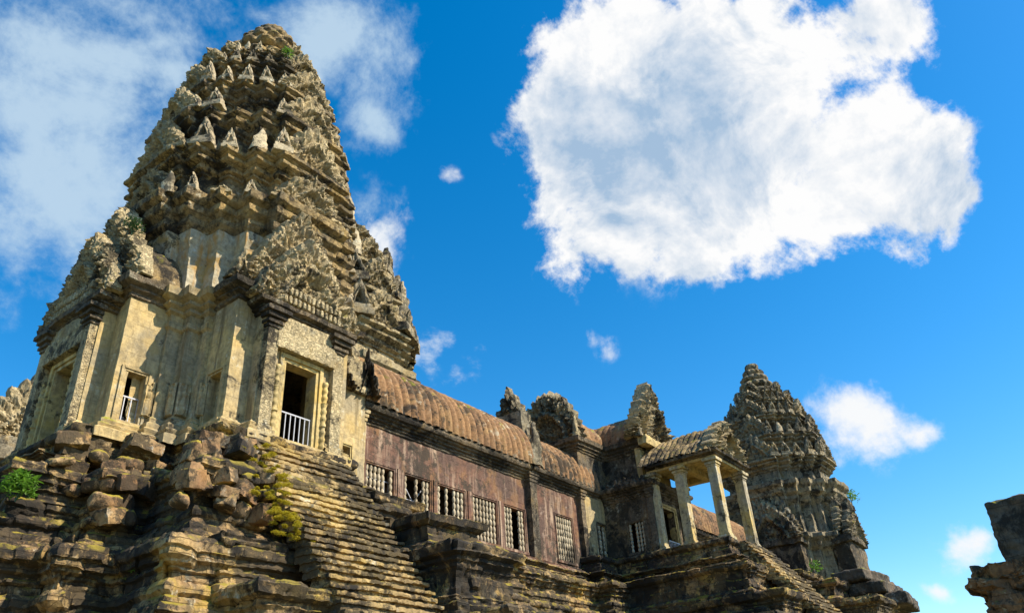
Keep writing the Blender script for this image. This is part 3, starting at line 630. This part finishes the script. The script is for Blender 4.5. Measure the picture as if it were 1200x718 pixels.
# ------------------------------------------------------------------ gallery
gal=empty('long_gallery',(31,29.8,FZ)); tag(gal,'long gallery with red-brown wall, baluster windows and ribbed vaulted roof between tower and portico building','gallery')
BW=baluster_mesh(1.46)
def gallery_window(root,axis,a0,a1,z0,z1,face,out,missing=(),n=None,mat=MR,rail=None,depth=.45):
    f=MB(); framed_opening(f,axis,a0,a1,z0,z1,face,out,depth,.16,.06); o=f.build('window_frame',mat,root)
    L=a1-a0; n=n or max(3,int(L/.27)); sc=(z1-z0)/1.46
    for i in range(n):
        if i in missing: continue
        u=a0+L*(i+.5)/n; b=bpy.data.objects.new('baluster',BW); scene.collection.objects.link(b); b.parent=o
        d=face-out*.12; b.location=(u,d,z0-.01) if axis=='x' else (d,u,z0-.01); b.scale=(1.02,1.02,sc)
    return o
WX=[(25.05,26.95),(27.7,29.6),(30.2,32.4),(33.1,35.2),(35.95,37.9)]
ZB,ZT=10.45,12.85
w=MB(); wallseg(w,'x',24.2,38.4,9.4,15.3,27.0,-1,.5,[(a,b,ZB,ZT) for a,b in WX],step=.35,amp=.03,seed=4); 
wallseg(w,'x',38.4,44.2,9.4,15.3,26.85,-1,.5,[(41.1,42.95,ZB,ZT+.35)],step=.35,amp=.03,seed=5)
w.build('wall',MR,gal)
w=MB(); wallseg(w,'x',20.9,24.35,9.4,15.9,26.45,-1,.5,[(22.55,23.5,11.95,13.05)],step=.25,amp=.03,seed=5); w.build('link_wall',MW,gal)
b=MB(); ebox(b,20.6,24.4,26.3,33.2,15.9,17.6,.14,.08,.14,1.1,5,fine=.06); ebox(b,20.3,23.7,27.0,32.6,17.5,19.2,.14,.2,.2,1.1,6,fine=.07); b.build('link_masonry',MP,gal)
for x_,h_ in ((24.25,2.3),(22.6,1.5)):
    p=pediment_mb(.62,h_,.5,9,int(x_),16,70,.2,pt=1.0,qt=1.); p.xform(rotz(-.5,x_,26.25,15.85)); p.build('naga_finial',MC,gal)
f=MB(); framed_opening(f,'x',22.55,23.5,11.95,13.05,26.45,-1,.4,.16,.07); f.build('window_frame',MF,gal)
missing=[(5,),(1,2,4),(1,3),(),(3,4)]
for (a,b),ms in zip(WX,missing): gallery_window(gal,'x',a,b,ZB,ZT,27.0,-1,ms,n=7)
gallery_window(gal,'x',41.1,42.95,ZB,ZT+.35,26.85,-1,(),n=7)
def pil(root,x0,x1,y0,y1,z1,mat=MC,seed=0,z0=9.6):
    p=MB(); ebox(p,x0,x1,y0,y1,z0,z1,.2,.03,.03,1.8,seed,fine=.015)
    for i in range(3): ebox(p,x0-.05-.05*i,x1+.05+.05*i,y0-.05-.05*i,y1,z1-.6+.2*i,z1-.41+.2*i,.2,.03,.03,1.8,seed,fine=.015)
    return p.build('pilaster',mat,root)
pil(gal,24.05,24.6,26.6,27.1,15.3,MW); pil(gal,38.2,38.9,26.6,27.1,15.3,MC,3); pil(gal,43.8,44.3,26.5,27.0,15.3,MC,4)
for a,b in ((27.13,27.5),(29.78,30.02),(32.58,32.92),(35.38,35.76)): 
    p=MB(); ebox(p,a,b,26.88,27.02,10.25,13.0,.3,.02,.015); p.build('mullion',MR,gal)
def xprof(root,name,x0,x1,prof,mat,step=.12,amp=.04,fine=.02,seed=0,y0=0):
    mb=MB(); mould(mb,[(x0,y0),(x1,y0)],prof,step=step,amp=amp,fine=fine,seed=seed,freq=1.4); return mb.build(name,mat,root)
base_prof=[(.85,9.4),(.85,9.78),(.7,9.82),(.7,9.9),(.5,9.93),(.54,10.0),(.36,10.03),(.4,10.1),(.22,10.13),(.22,10.18),(.08,10.2),(0,10.22)]
xprof(gal,'wall_base',24.0,44.2,base_prof,MR,y0=27.0,seed=8)
ev=[(-.02,14.75),(.06,14.8),(.06,14.92),(.14,14.95),(.12,15.05),(.26,15.1),(.24,15.2),(.40,15.26),(.40,15.34),(.55,15.38),(.62,15.5),(.62,15.66),(.45,15.74),(.1,15.8)]
xprof(gal,'cornice',24.3,38.6,ev,MC,y0=27.0,fine=.03,seed=9); xprof(gal,'cornice',38.3,46.6,ev,MC,y0=26.85,fine=.03,seed=10)
def eave_teeth(root,axis,a0,a1,face,out,z,mat=MC,pitch=.34,s=1.45):
    mb=MB(); n=int((a1-a0)/pitch); rng=random.Random(int(a0*10))
    for i in range(n):
        if rng.random()<.1: continue
        u=a0+(i+.5)*pitch; t=antefix_mb(i%7,.24*s,.34*s*rng.uniform(.7,1.1),.16*s); 
        if axis=='x': t.xform(Matrix.Translation((u,face,z)))
        else: t.xform(Matrix.Translation((face,u,z))@Matrix.Rotation(math.pi/2,4,'Z'))
        mb.add(t.arr(),t.F)
    if axis=='x': ebox(mb,a0,a1,face-.05,face+.2,z-.1,z+.06,.3,.03,.02)
    else: ebox(mb,face-.05,face+.2,a0,a1,z-.1,z+.06,.3,.03,.02)
    o=mb.build('eave_tile_row',mat,root); return tag(o,kind=None)
eave_teeth(gal,'x',24.4,38.6,26.48,-1,15.68); eave_teeth(gal,'x',38.8,46.4,26.33,-1,15.68)
def vault(root,axis,a0,a1,c0,hw,zb,zt,mat=MRO,rib=.55,amp=.045,seed=0,pw=.85,res=.07,sag=0.,rh=.20,name='vaulted_roof',n=56,gable=False):
    mb=MB(); N=int((a1-a0)/res)+1; t=np.linspace(0,math.pi,n); V=[]
    for i in range(N):
        u=a0+(a1-a0)*i/(N-1); r=rh*(abs(math.sin(u*math.pi/rib))**.8)
        rr=random.Random(int(u/rib)+seed).uniform(-.02,.02); s_=sag*(1-((u-(a0+a1)/2)/((a1-a0)/2))**2)
        y=-(hw+r+rr)*np.cos(t); z=zb+(zt-zb+r+rr-s_)*np.sin(t)**pw
        if gable: z=zb+(zt-zb+r+rr)*(1-np.abs(np.cos(t))**1.35)
        # tile courses overlap down the slope
        tile=.018*((t/math.pi*26)%1); y=y*(1+tile/hw); z=z+tile
        for a,b in zip(y,z): V.append((u,c0+a,b) if axis=='x' else (c0-a,u,b))
    V=shake(V,amp,.9,3,seed,.012); mb.add(V,gridF(N,n,flip=(axis=='x'))); 
    return mb.build(name,mat,root)
vault(gal,'x',24.3,38.4,29.8,3.35,15.7,19.15,seed=1); vault(gal,'x',38.6,46.0,29.8,3.42,15.6,18.7,seed=2)
ge=MB(); 
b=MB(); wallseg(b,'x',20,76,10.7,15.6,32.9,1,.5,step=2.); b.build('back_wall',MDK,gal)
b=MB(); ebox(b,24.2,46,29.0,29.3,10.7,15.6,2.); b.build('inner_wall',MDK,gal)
p=pediment_mb(1.75,3.3,.5,13,7,26,120,.2,pt=1.1,qt=1.); p.xform(rotz(-math.pi/2,40.6,29.6,18.9)); p.build('gable',MG,gal)
b=MB(); ebox(b,38.3,39.3,27.0,32.4,16.6,19.6,.25,.1,.12,1.,3,fine=.04); b.build('roof_step',MG,gal)
rng=random.Random(5); o=antefix(gal,(38.7,26.55,15.7),0,2.3,rng,[antefix_mb(3,.5,1.05,.34).mesh('eave_finial',MG,50)],'eave_finial')
reroot(gal)
railing('metal_railing',25.1,26.9,27.35,10.5,12.3,n=7,label='thin white metal bars behind the balusters of the gallery window nearest the tower',group=None)
railing('metal_railing',27.75,29.55,27.3,10.5,11.7,n=9,label='white metal railing with crossed braces in the wide-open gallery window',diag=True)
railing('metal_railing',TC[0]-.7,TC[0]+.7,TC[1]-6.2,11.03,12.2,n=7,label='pale metal railing across the main tower doorway at the stair head')
railing('metal_railing',TC[0]-5.35,TC[0]-4.55,TC[1]-2.65,11.52,12.55,n=4,label='pale metal railing in the small left window of the tower')
# ------------------------------------------------------------------ portico building (gopura)
gp=empty('entrance_pavilion',(49.4,27,FZ)); tag(gp,'ornate entrance pavilion with flame gables and an open four column portico','pavilion')
w=MB(); wallseg(w,'x',44.2,47.0,10.7,15.6,26.6,-1,.5,[(45.75,46.7,11.1,ZT+.5)],step=.3,seed=6); w.build('wall',MW,gp)
w=MB(); wallseg(w,'y',23.0,26.6,10.7,15.6,46.9,-1,.5,[(23.75,24.95,11.3,13.2)],step=.3,seed=7); 
wallseg(w,'x',46.9,51.9,10.7,15.9,23.0,-1,.5,[(48.55,50.2,11.0,14.2)],step=.3,seed=7); wallseg(w,'y',23.0,26.6,10.7,15.6,51.9,1,.5,step=.3,seed=7); w.build('wing_wall',MC,gp)
gallery_window(gp,'x',45.75,46.7,11.1,ZT+.5,26.6,-1,(2,),n=4,mat=MC); gallery_window(gp,'y',23.75,24.95,11.3,13.2,46.9,-1,(3,),n=5,mat=MC)
f=MB(); framed_opening(f,'x',48.55,50.2,11.0,14.2,23.0,-1,.5,.3,.1); f.build('door_frame',MF,gp)
mb=MB(); mould(mb,[(46.9,26.6),(46.9,23.0),(51.9,23.0),(51.9,26.6)],ev,step=.11,amp=.05,fine=.04,seed=12,freq=1.4); mb.build('cornice',MC,gp)
mb=MB(); mould(mb,[(44.2,26.6),(46.9,26.6),(46.9,23.0),(51.9,23.0),(51.9,26.6)],[(x,z+.9) for x,z in base_prof],step=.12,amp=.05,fine=.02,seed=13); mb.build('wall_base',MC,gp)
eave_teeth(gp,'y',23.0,26.4,46.45,-1,15.7)
for x0,x1,y0,y1 in ((46.7,47.3,22.75,23.2),(51.6,52.1,22.75,23.2)): pil(gp,x0,x1,y0,y1,15.2,MC,2)
# raised upper storey
UPN=[(43.9,31.0),(43.9,26.45),(47.5,26.45),(47.5,23.6),(51.6,23.6),(51.6,26.45),(55.4,26.45),(55.4,31.0),(43.9,31.0)]
mb=MB(); mould(mb,UPN,[(-.1,15.5),(.12,15.8),(.1,15.95),(.05,16.05),(0,16.15),(0,18.0),(.08,18.05),(.08,18.15),(.18,18.2),(.15,18.3),(.3,18.4),(.28,18.55),(.46,18.65),(.5,18.95),(.3,19.05),(-.2,19.1)],step=.12,amp=.06,fine=.035,seed=14,freq=1.3); mb.build('upper_storey',MC,gp)
vault(gp,'x',44.0,55.3,28.7,2.45,19.0,21.3,seed=5,amp=.16,sag=.6,rh=.1,name='upper_roof'); vault(gp,'y',23.6,28.7,49.5,2.2,19.0,21.3,seed=6,amp=.1,rh=.07,name='upper_roof')
p=pediment_mb(2.5,3.6,.6,17,17,34,170,.15,pt=2.0,qt=.7); p.xform(rotz(-math.pi/2,43.9,28.75,19.0)); p.build('gable',MG,gp)
p=pediment_mb(2.45,3.7,.45,17,17,34,150,.13); p.xform(rotz(math.pi/2,55.4,28.75,19.0)); p.build('gable',MG,gp)
p=pediment_mb(3.05,4.7,.8,23,23,40,210,.13,pt=1.12,qt=1.0); p.xform(rotz(0,49.9,23.4,18.95)); p.build('gable',MP,gp)
b=MB(); ebox(b,46.9,52.0,22.65,23.3,18.35,19.0,.15,.05,.07,1.5,3,fine=.03); b.build('gable_cornice',MF,gp)
w=MB(); wallseg(w,'x',47.3,51.6,15.7,18.4,23.45,-1,.4,step=.2,seed=9,amp=.04); w.build('gable_wall',MF,gp)
for x,y,z,s in ((52.1,22.9,18.95,1.7),(46.9,23.0,18.95,.9),(43.8,26.3,19.0,1.5)):
    antefix(gp,(x,y,z),0,s,rng,[antefix_mb(4,.5,1.0,.34).mesh('eave_finial',MP,50)],'eave_finial')
# portico
for (x,y) in ((47.15,18.35),(51.55,18.35),(47.15,20.7),(47.15,22.75),(51.55,22.75)):
    c=MB(); e=.31; ebox(c,x-e,x+e,y-e,y+e,11.25,15.75,.16,.04,.018,1.6,int(y*3),fine=.01)
    for z0,z1,q in ((10.9,11.12,.17),(11.12,11.25,.10),(11.25,11.35,.05)): ebox(c,x-e-q,x+e+q,y-e-q,y+e+q,z0,z1-.003,.15,.04,.02,2,3)
    cobj=c.build('column',MCO,gp)
    c=MB()
    for z0,z1,q in ((15.6,15.72,.05),(15.72,15.86,.11),(15.86,15.93,.06),(15.93,16.15,.2)): ebox(c,x-e-q,x+e+q,y-e-q,y+e+q,z0,z1-.003,.12,.04,.025,2,3,fine=.015)
    c.build('capital',MCO,cobj)
be=MB(); 
for x in (47.15,51.55): ebox(be,x-.3,x+.3,18.0,23.0,16.15,16.62,.2,.04,.03,1.5,3,fine=.015)
ebox(be,47.45,51.25,18.05,18.65,16.152,16.6,.2,.04,.03,1.5,3,fine=.015); ebox(be,47.45,51.25,20.4,20.9,16.152,16.55,.2,.04,.02,1.5,3)
be.build('portico_beam',MF,gp)  # ochre puts the portico underside's warm bounce light into the beam colour
ce=MB(); ebox(ce,47.2,51.5,18.4,22.9,16.56,16.75,.4,.02,.03); ce.build('portico_ceiling',MF,gp)
vault(gp,'y',17.95,23.4,49.35,2.95,16.62,18.85,mat=MT,seed=9,amp=.16,rh=.14,rib=.42,name='portico_roof',gable=True)
eave_teeth(gp,'y',18.0,22.7,46.42,-1,16.5,MC,.34,1.0)
me=MB(); mould(me,[(46.85,23.0),(46.85,18.0),(51.85,18.0),(51.85,23.0)],[(0,16.3),(.1,16.36),(.1,16.45),(.3,16.5),(.34,16.62),(.2,16.66),(-.1,16.68)],step=.12,amp=.04,fine=.03,seed=15); me.build('portico_cornice',MC,gp)
p=pediment_mb(2.75,2.5,.7,11,29,34,150,.06,pt=1.5,qt=.9); p.xform(rotz(0,49.35,17.95,16.66)); p.build('portico_gable',MP,gp)
reroot(gp)
railing('metal_railing',48.6,50.15,22.9,11.05,12.0,n=8,label='pale metal railing in the doorway behind the portico columns')
# gallery east of the pavilion
g2=empty('long_gallery',(65,29.8,FZ)); tag(g2,'far gallery stretch glimpsed between the portico columns, low red-brown roof','gallery')
w=MB(); wallseg(w,'x',52.0,76.0,10.7,15.3,27.0,-1,.5,[(56+i*3.2,57.9+i*3.2,ZB,ZT) for i in range(6)],step=.6,amp=.03,seed=4); w.build('wall',MR,g2)
for i in range(6): gallery_window(g2,'x',56+i*3.2,57.9+i*3.2,ZB,ZT,27.0,-1,(),n=6)
xprof(g2,'cornice',52.0,76.0,ev,MC,step=.2,y0=27.0,seed=9); eave_teeth(g2,'x',53,75,26.48,-1,15.68,pitch=.45)
vault(g2,'x',52,76.5,29.8,3.42,15.7,19.0,seed=3,res=.1); xprof(g2,'wall_base',52,76,base_prof,MC,step=.2,y0=27.0)
reroot(g2)
# ------------------------------------------------------------------ far corner tower and central tower
TF=[(22.75,25.5,4.4,5.3),(25.45,28.35,3.9,4.8),(28.3,30.9,3.2,4.0),(30.85,33.0,2.45,3.15),(32.95,34.4,1.75,2.3)]
def far_tower(cx,cy,zb,s,apex,label,mat,step,seed,porches=True,qn=1.):
    e=empty('sanctuary_tower',(cx,cy,zb)); tag(e,label,'tower')
    H=apex-zb; f=lambda z: zb+(z-11)/(38.7-11)*H
    mb=MB(); scaled_mould(mb,[(4.9*s,f(9)),(4.9*s,f(11.4)),(4.6*s,f(12)),(4.5*s,f(15.8)),(4.9*s,f(16.2)),(5.0*s,f(16.6)),(5.5*s,f(17)),(5.5*s,f(17.4)),(4.7*s,f(17.6)),(4.55*s,f(18.3)),(4.5*s,f(20.4)),(4.9*s,f(20.9)),(4.9*s,f(21.2)),(5.3*s,f(21.6)),(5.3*s,f(22)),(5.65*s,f(22.4)),(5.65*s,f(22.8)),(5*s,f(22.85))],cx,cy,step,.12*s,.8,.06,seed,.1); mb.build('body',mat,e)
    T=[(f(a),f(b),c*s,d*s) for a,b,c,d in TF]
    tower_top(e,cx,cy,T,[(r*s,f(z),p) for r,z,p in crown_profile(34.35,38.7,1.6)],mat,step,seed+3,ANTEG,1.05*s,.12,.05)
    for k in range(4):
        Mx=rotz(k*math.pi/2,cx,cy,0)
        w=MB(); ebox(w,-2.3*s,2.3*s,-5.5*s,-4*s,f(9),f(16.3),.35,.05,.12,.8,seed); ebox(w,-2.6*s,2.6*s,-5.8*s,-4*s,f(16.3)+.003,f(17),.3,.1,.12,.8,seed,fine=.05); w.V=[shake(w.arr(),.22,1.1,3,seed,.06)]; w.xform(Mx); w.build('porch',MC,e)
        p=pediment_mb(2.5*s,3.4*s,.5*s,19,seed+k,26,110,.09); p.xform(Mx@Matrix.Translation((0,-5.7*s,f(16.8)))); p.build('pediment',mat,e)
        p=pediment_mb(2.4*s,4.6*s,.5*s,21,seed+9+k,26,110,.09); p.xform(Mx@Matrix.Translation((0,-5.0*s,f(17.5)))); p.build('pediment',mat,e)
    reroot(e); return e
far_tower(82.3,25.2,11,1.12,37.6,'grey lichen-covered tower at the far right end, leaves sprouting from its flank',MG,.17,201)
far_tower(50.5,62,16,1.9,62.5,'great central tower mostly hidden behind the near corner tower',MP,.28,301)
# ------------------------------------------------------------------ west side pavilion seen past the tower's left edge
wp=empty('entrance_pavilion',(21,61,FZ)); tag(wp,'far carved pavilion gable peeking out left of the near tower','pavilion')
b=MB(); ebox(b,17.5,25.5,57.5,64.5,FZ,21.0,.4,.1,.2,.7,3,fine=.05); ebox(b,16.9,26.1,56.9,65.1,19.4,21.2,.3,.2,.2,.9,3,fine=.06); b.build('body',MG,wp)
for k,(x,y,W,H) in enumerate(((21.5,57.2,3.6,5.2),)): 
    p=pediment_mb(W,H,.6,19,44,28,130,.16); p.xform(rotz(0,x,y,20.9)); p.build('gable',MP,wp)
p=pediment_mb(3.4,4.8,.6,19,45,28,130,.16); p.xform(rotz(-math.pi/2,17.3,61,20.1)); p.build('gable',MP,wp)
b=MB(); ebox(b,13.0,17.6,52,70,FZ,18.4,.4,.1,.2,.7,3,fine=.05); ebox(b,12.5,17.6,51.6,70,17.3,18.9,.3,.2,.2,.9,3,fine=.06); b.build('side_aisle',MC,wp)
p=pediment_mb(2.4,3.6,.6,15,46,28,130,.16); p.xform(rotz(-math.pi/2,13.0,57,18.3)); p.build('gable',MG,wp)
reroot(wp)
# ------------------------------------------------------------------ ruin at the right edge
rw=empty('ruined_wall',(25,1,-1.6)); tag(rw,'broken dark masonry wall with carved reddish lower blocks at the right edge','ruined wall')
b=MB(); ebox(b,24.0,27.5,-4,2.15,3.55,5.15,.07,.06,.10,1.4,7,fine=.06); b.build('upper_block',MK,rw)
b=MB(); mould(b,[(27.6,2.9),(24.1,2.9),(24.1,-4)],[(.5,-1.8),(.5,0),(.2,.3),(.3,.9),(.05,1.0),(0,1.9),(.14,2.0),(.2,2.2),(.08,2.3),(.1,2.6),(.0,2.7),(.0,3.0),(.16,3.1),(.2,3.3),(.1,3.4),(.12,3.68),(-2,3.70)],step=.07,amp=.22,freq=1.5,fine=.09,seed=9,push=.12,bl=.55,course=.42); b.build('masonry',MRD,rw)
reroot(rw)
# ------------------------------------------------------------------ loose blocks on the ruined stretch left of the stairs
def block(loc,size,rz,seed,label,group=None,mat=MBK,rnd=.12,tilt=(0,0),name='sandstone_block'):
    mb=MB(); l,w,h=size; ebox(mb,-l/2,l/2,-w/2,w/2,-h/2,h/2,.085,rnd,0); V=mb.arr(); V=shake(V+seed*3.1,.11,1.5,4,seed,.04)-seed*3.1; mb.V=[V]
    o=mb.build(name,mat); o.location=loc; o.rotation_euler=(tilt[0],tilt[1],rz); tag(o,label,'stone block',group); return o
rng=random.Random(17)
def base_face_y(x): return 25.9 if x<14.5 else 22.95
nb_=0
rows=[(10.0,.3,(.5,1.5),.6,0,1),(9.5,.7,(.35,1.2),.5,0,1),(9.0,1.0,(.3,1.1),.45,1.0,1),(8.45,1.35,(.3,.9),.45,4.,1),(7.9,1.6,(.35,1.1),.5,6,1),(7.3,1.8,(.4,.9),.5,7,1)]
for r_,(z,d,(l0,l1),h,sk,_) in enumerate(rows):
    for part in (0,1):
        xs,xe,yy=((11.2-d*1.2+sk*.35,14.3-d,25.9),(13.9-d*.9,15.45,22.95))[part]; x=xs
        while x<xe:
            L=rng.uniform(l0,l1)*(.85 if part else 1)
            if rng.random()<.16: x+=L*.6; continue
            xx=x+L/2; yy=22.95 if part else (26.9 if xx<12.9-d else 25.9); s=(L,rng.uniform(.6,1.2),h*rng.uniform(.65,1.35)); rd_=rng.random()<.28
            where=('below the tower wall','beside the head of the long staircase')[part]
            lab='%s mossy block, %s row of rubble, %s'%('rounded' if rd_ else 'squared',('topmost','second','third','fourth','fifth','lowest')[r_],where)
            block((xx,yy-d-rng.uniform(-.6,.05),z+rng.uniform(-.16,.16)),s,rng.uniform(-.5,.5),nb_,lab,'tumbled blocks left of the staircase',rnd=.2 if rd_ else .035,tilt=(rng.uniform(-.22,.22),rng.uniform(-.22,.22)))
            nb_+=1; x+=L+rng.uniform(-.08,.1)
# slabs at the far right of the pavilion stairs
for i,(x,y,z,l,w_) in enumerate(((57.2,13.6,9.0,4.6,2.2),(57.9,13.0,8.2,5.2,2.4),(58.6,12.4,7.4,5.8,2.6))):
    block((x,y,z),(l,w_,.75),.1*i-.1,200+i,('topmost','middle','lowest')[i]+' of three dark jutting slabs at the foot of the far right tower',None,MK,.15)
# ------------------------------------------------------------------ plants
def leafy(name,loc,rad,n,leaf,mat,label,cat,seed,up=.6,kind=None,group=None,flat=1.):
    rng=random.Random(seed); e=None; st=MB(); lf=MB(); 
    for i in range(n):
        u=rng.random()**.5; a=rng.uniform(0,2*math.pi); el=rng.uniform(-.35,1)*math.pi/2*.95
        p=Vector((math.cos(a)*math.cos(el)*rad*u,math.sin(a)*math.cos(el)*rad*u,(math.sin(el)*rad*u+rad*up)*flat))
        L=leaf*rng.uniform(.6,1.3); W=L*.36
        q=Matrix.Rotation(rng.uniform(0,6.28),3,'Z')@Matrix.Rotation(rng.uniform(-1.2,.5),3,'Y')@Matrix.Rotation(rng.uniform(-.5,.5),3,'X')
        pts=[(0,0,0),(L*.35,W*.5,.02*L),(L*.35,-W*.5,.02*L),(L*.5,0,-.06*L),(L*.75,W*.33,-.04*L),(L*.75,-W*.33,-.04*L),(L,0,-.2*L)]
        lf.add([tuple(p+q@Vector(v)) for v in pts],[(0,3,1),(0,2,3),(1,3,6,4),(3,2,5,6)])
    if kind=='stuff':
        o=lf.build(name,mat,None,0); o.location=loc; tag(o,label,cat,group,kind); return o
    e=empty(name,loc); tag(e,label,cat,group); o=lf.build('foliage',mat,e,0)
    for i in range(7):
        a=rng.uniform(0,6.28); mb=MB(); tip=Vector((math.cos(a)*rad*.6,math.sin(a)*rad*.6,rad*rng.uniform(.5,1.3))); V=[]
        for k in range(5):
            t=k/4; c=Vector((tip.x*t*t,tip.y*t*t,tip.z*t-.1)); r=.022*(1-.7*t)*max(1,rad)
            for j in range(5): V.append((c.x+r*math.cos(j*1.257),c.y+r*math.sin(j*1.257),c.z))
        mb.add(V,gridF(5,5,True)); mb.build('stem',MLEAFD,e)
    return e
leafy('leafy_bush',(9.4,25.0,7.5),.5,420,.22,MLEAF,'bright green leafy bush rooted in the ruined blocks at the left edge','bush',1)
leafy('small_shrub',(12.2,27.9,20.0),.45,220,.16,MLEAFD,'small dark shrub growing from the left shoulder of the near tower','shrub',2)
leafy('small_shrub',(88.2,19.8,21.5),.9,160,.4,MLEAF,'green sprig growing on the right flank of the far tower','shrub',3)
rng=random.Random(77)
mo=MB(); 
for i in range(70):
    t=rng.random(); x=15.35+rng.gauss(0,.33); z=9.8-3.6*t+rng.uniform(-.15,.15); y=22.0-2.4*t+rng.uniform(-.25,.2)-(x-15.35)*.2; r=rng.uniform(.06,.19)
    o=leafy('moss',(0,0,0),r,260,.055,MMOSS,'yellow-green moss cushions spilling down the stones along the left stair edge','moss',30+i,.0,'stuff',None,.55)
    V=np.array([v.co[:] for v in o.data.vertices])+np.array((x,y,z)); mo.add(V,[tuple(p.vertices) for p in o.data.polygons]); bpy.data.objects.remove(o)
o=mo.build('moss',MMOSS,None,0); tag(o,'yellow-green moss cushions spilling down the stones along the left stair edge','moss',None,'stuff')
for i,(x,y,z,r,l) in enumerate(((12.0,22.3,5.3,.22,'small green weed in a joint low on the ruined mouldings at left'),(16.2,19.0,5.0,.2,'tiny weed at the left edge of the steps near the bottom'),(44.6,17.0,8.2,.4,'low weed on the ledge under the portico corner'),(54.6,15.6,9.6,.5,'green weeds on top of the far stair pedestal'))):
    leafy('weed',(x,y,z),r,110,.12 if i<2 else .22,MLEAF,l,'weed',60+i,.2)
# small tufts high on the tower
for i,(x,y,z,l) in enumerate(((17.0,25.6,33.2,'yellow tuft of weeds high on the near tower under its lotus crown'),(19.6,25.9,28.5,'yellow tuft of weeds on a middle ledge of the near tower'),(21.8,26.0,25.7,'green tuft of weeds on the right shoulder of the near tower'))):
    leafy('weed_tuft',(x,y,z),.3,120,.15,MLEAF,l,'weed',80+i,.2)
# ------------------------------------------------------------------ visitor in the small window
def person(loc,rz):
    V=[(0,0,.95),(0,0,1.15),(0,0,1.38),(0,0,1.50),(0,-.01,1.60),(0,-.01,1.70),(.17,0,1.40),(.24,-.02,1.15),(.22,-.16,.98),(-.17,0,1.40),(-.24,-.02,1.15),(-.22,-.16,.98),(.10,0,.9),(.10,-.01,.5),(.10,.02,.08),(-.10,0,.9),(-.10,-.01,.5),(-.10,.02,.08),(.10,-.14,.03),(-.10,-.14,.03)]
    E=[(0,1),(1,2),(2,3),(3,4),(4,5),(2,6),(6,7),(7,8),(2,9),(9,10),(10,11),(0,12),(12,13),(13,14),(0,15),(15,16),(16,17),(14,18),(17,19)]
    rad=[.15,.14,.15,.06,.09,.10,.07,.05,.035,.07,.05,.035,.09,.065,.045,.09,.065,.045,.04,.04]
    me=bpy.data.meshes.new('body'); me.from_pydata(V,E,[]); o=bpy.data.objects.new('person',me); scene.collection.objects.link(o)
    o.modifiers.new('Skin','SKIN'); me.skin_vertices[0]
    for i,r in enumerate(rad): me.skin_vertices[0].data[i].radius=(r,r*.75 if i in(0,1,2) else r)
    me.skin_vertices[0].data[0].use_root=True
    s=o.modifiers.new('s','SUBSURF'); s.levels=2; s.render_levels=2
    me.materials.append(MSKIN); o.location=loc; o.rotation_euler[2]=rz
    tag(o,'visitor in a pale blue shirt standing behind the railing of the small left window','person')
    sh=MB(); N=20; pr=[(.185,.92),(.18,1.1),(.20,1.3),(.21,1.40),(.12,1.48),(.075,1.52)]
    lathe(sh,pr,N); A=sh.arr(); A[:,1]*=.8; sh.V=[A]
    for sx in (-1,1):
        V2=[]; 
        for k in range(4):
            t=k/3; c=(sx*(.18+.07*t),-.02*t,1.42-.26*t); r=.085-.015*t
            for j in range(10): V2.append((c[0]+r*math.cos(j*.628),c[1]+r*math.sin(j*.628),c[2]))
        sh.add(V2,gridF(4,10,True))
    sh.build('shirt',MSHIRT,o)
    ha=MB(); 
    V3=[]
    for i in range(7):
        el=-.15+i*(math.pi/2+.15)/6
        for j in range(14): V3.append((.112*math.cos(el)*math.cos(j*.449),.02+.12*math.cos(el)*math.sin(j*.449),1.68+.125*math.sin(el)))
    ha.add(V3,gridF(7,14,True)); ha.build('hair',MHAIR,o)
person((TC[0]-4.8,TC[1]-2.0,FZ-.35),.3)
for o in bpy.data.objects:
    if '_w' in o: del o['_w']
scene.cycles.max_bounces=5; scene.cycles.diffuse_bounces=3
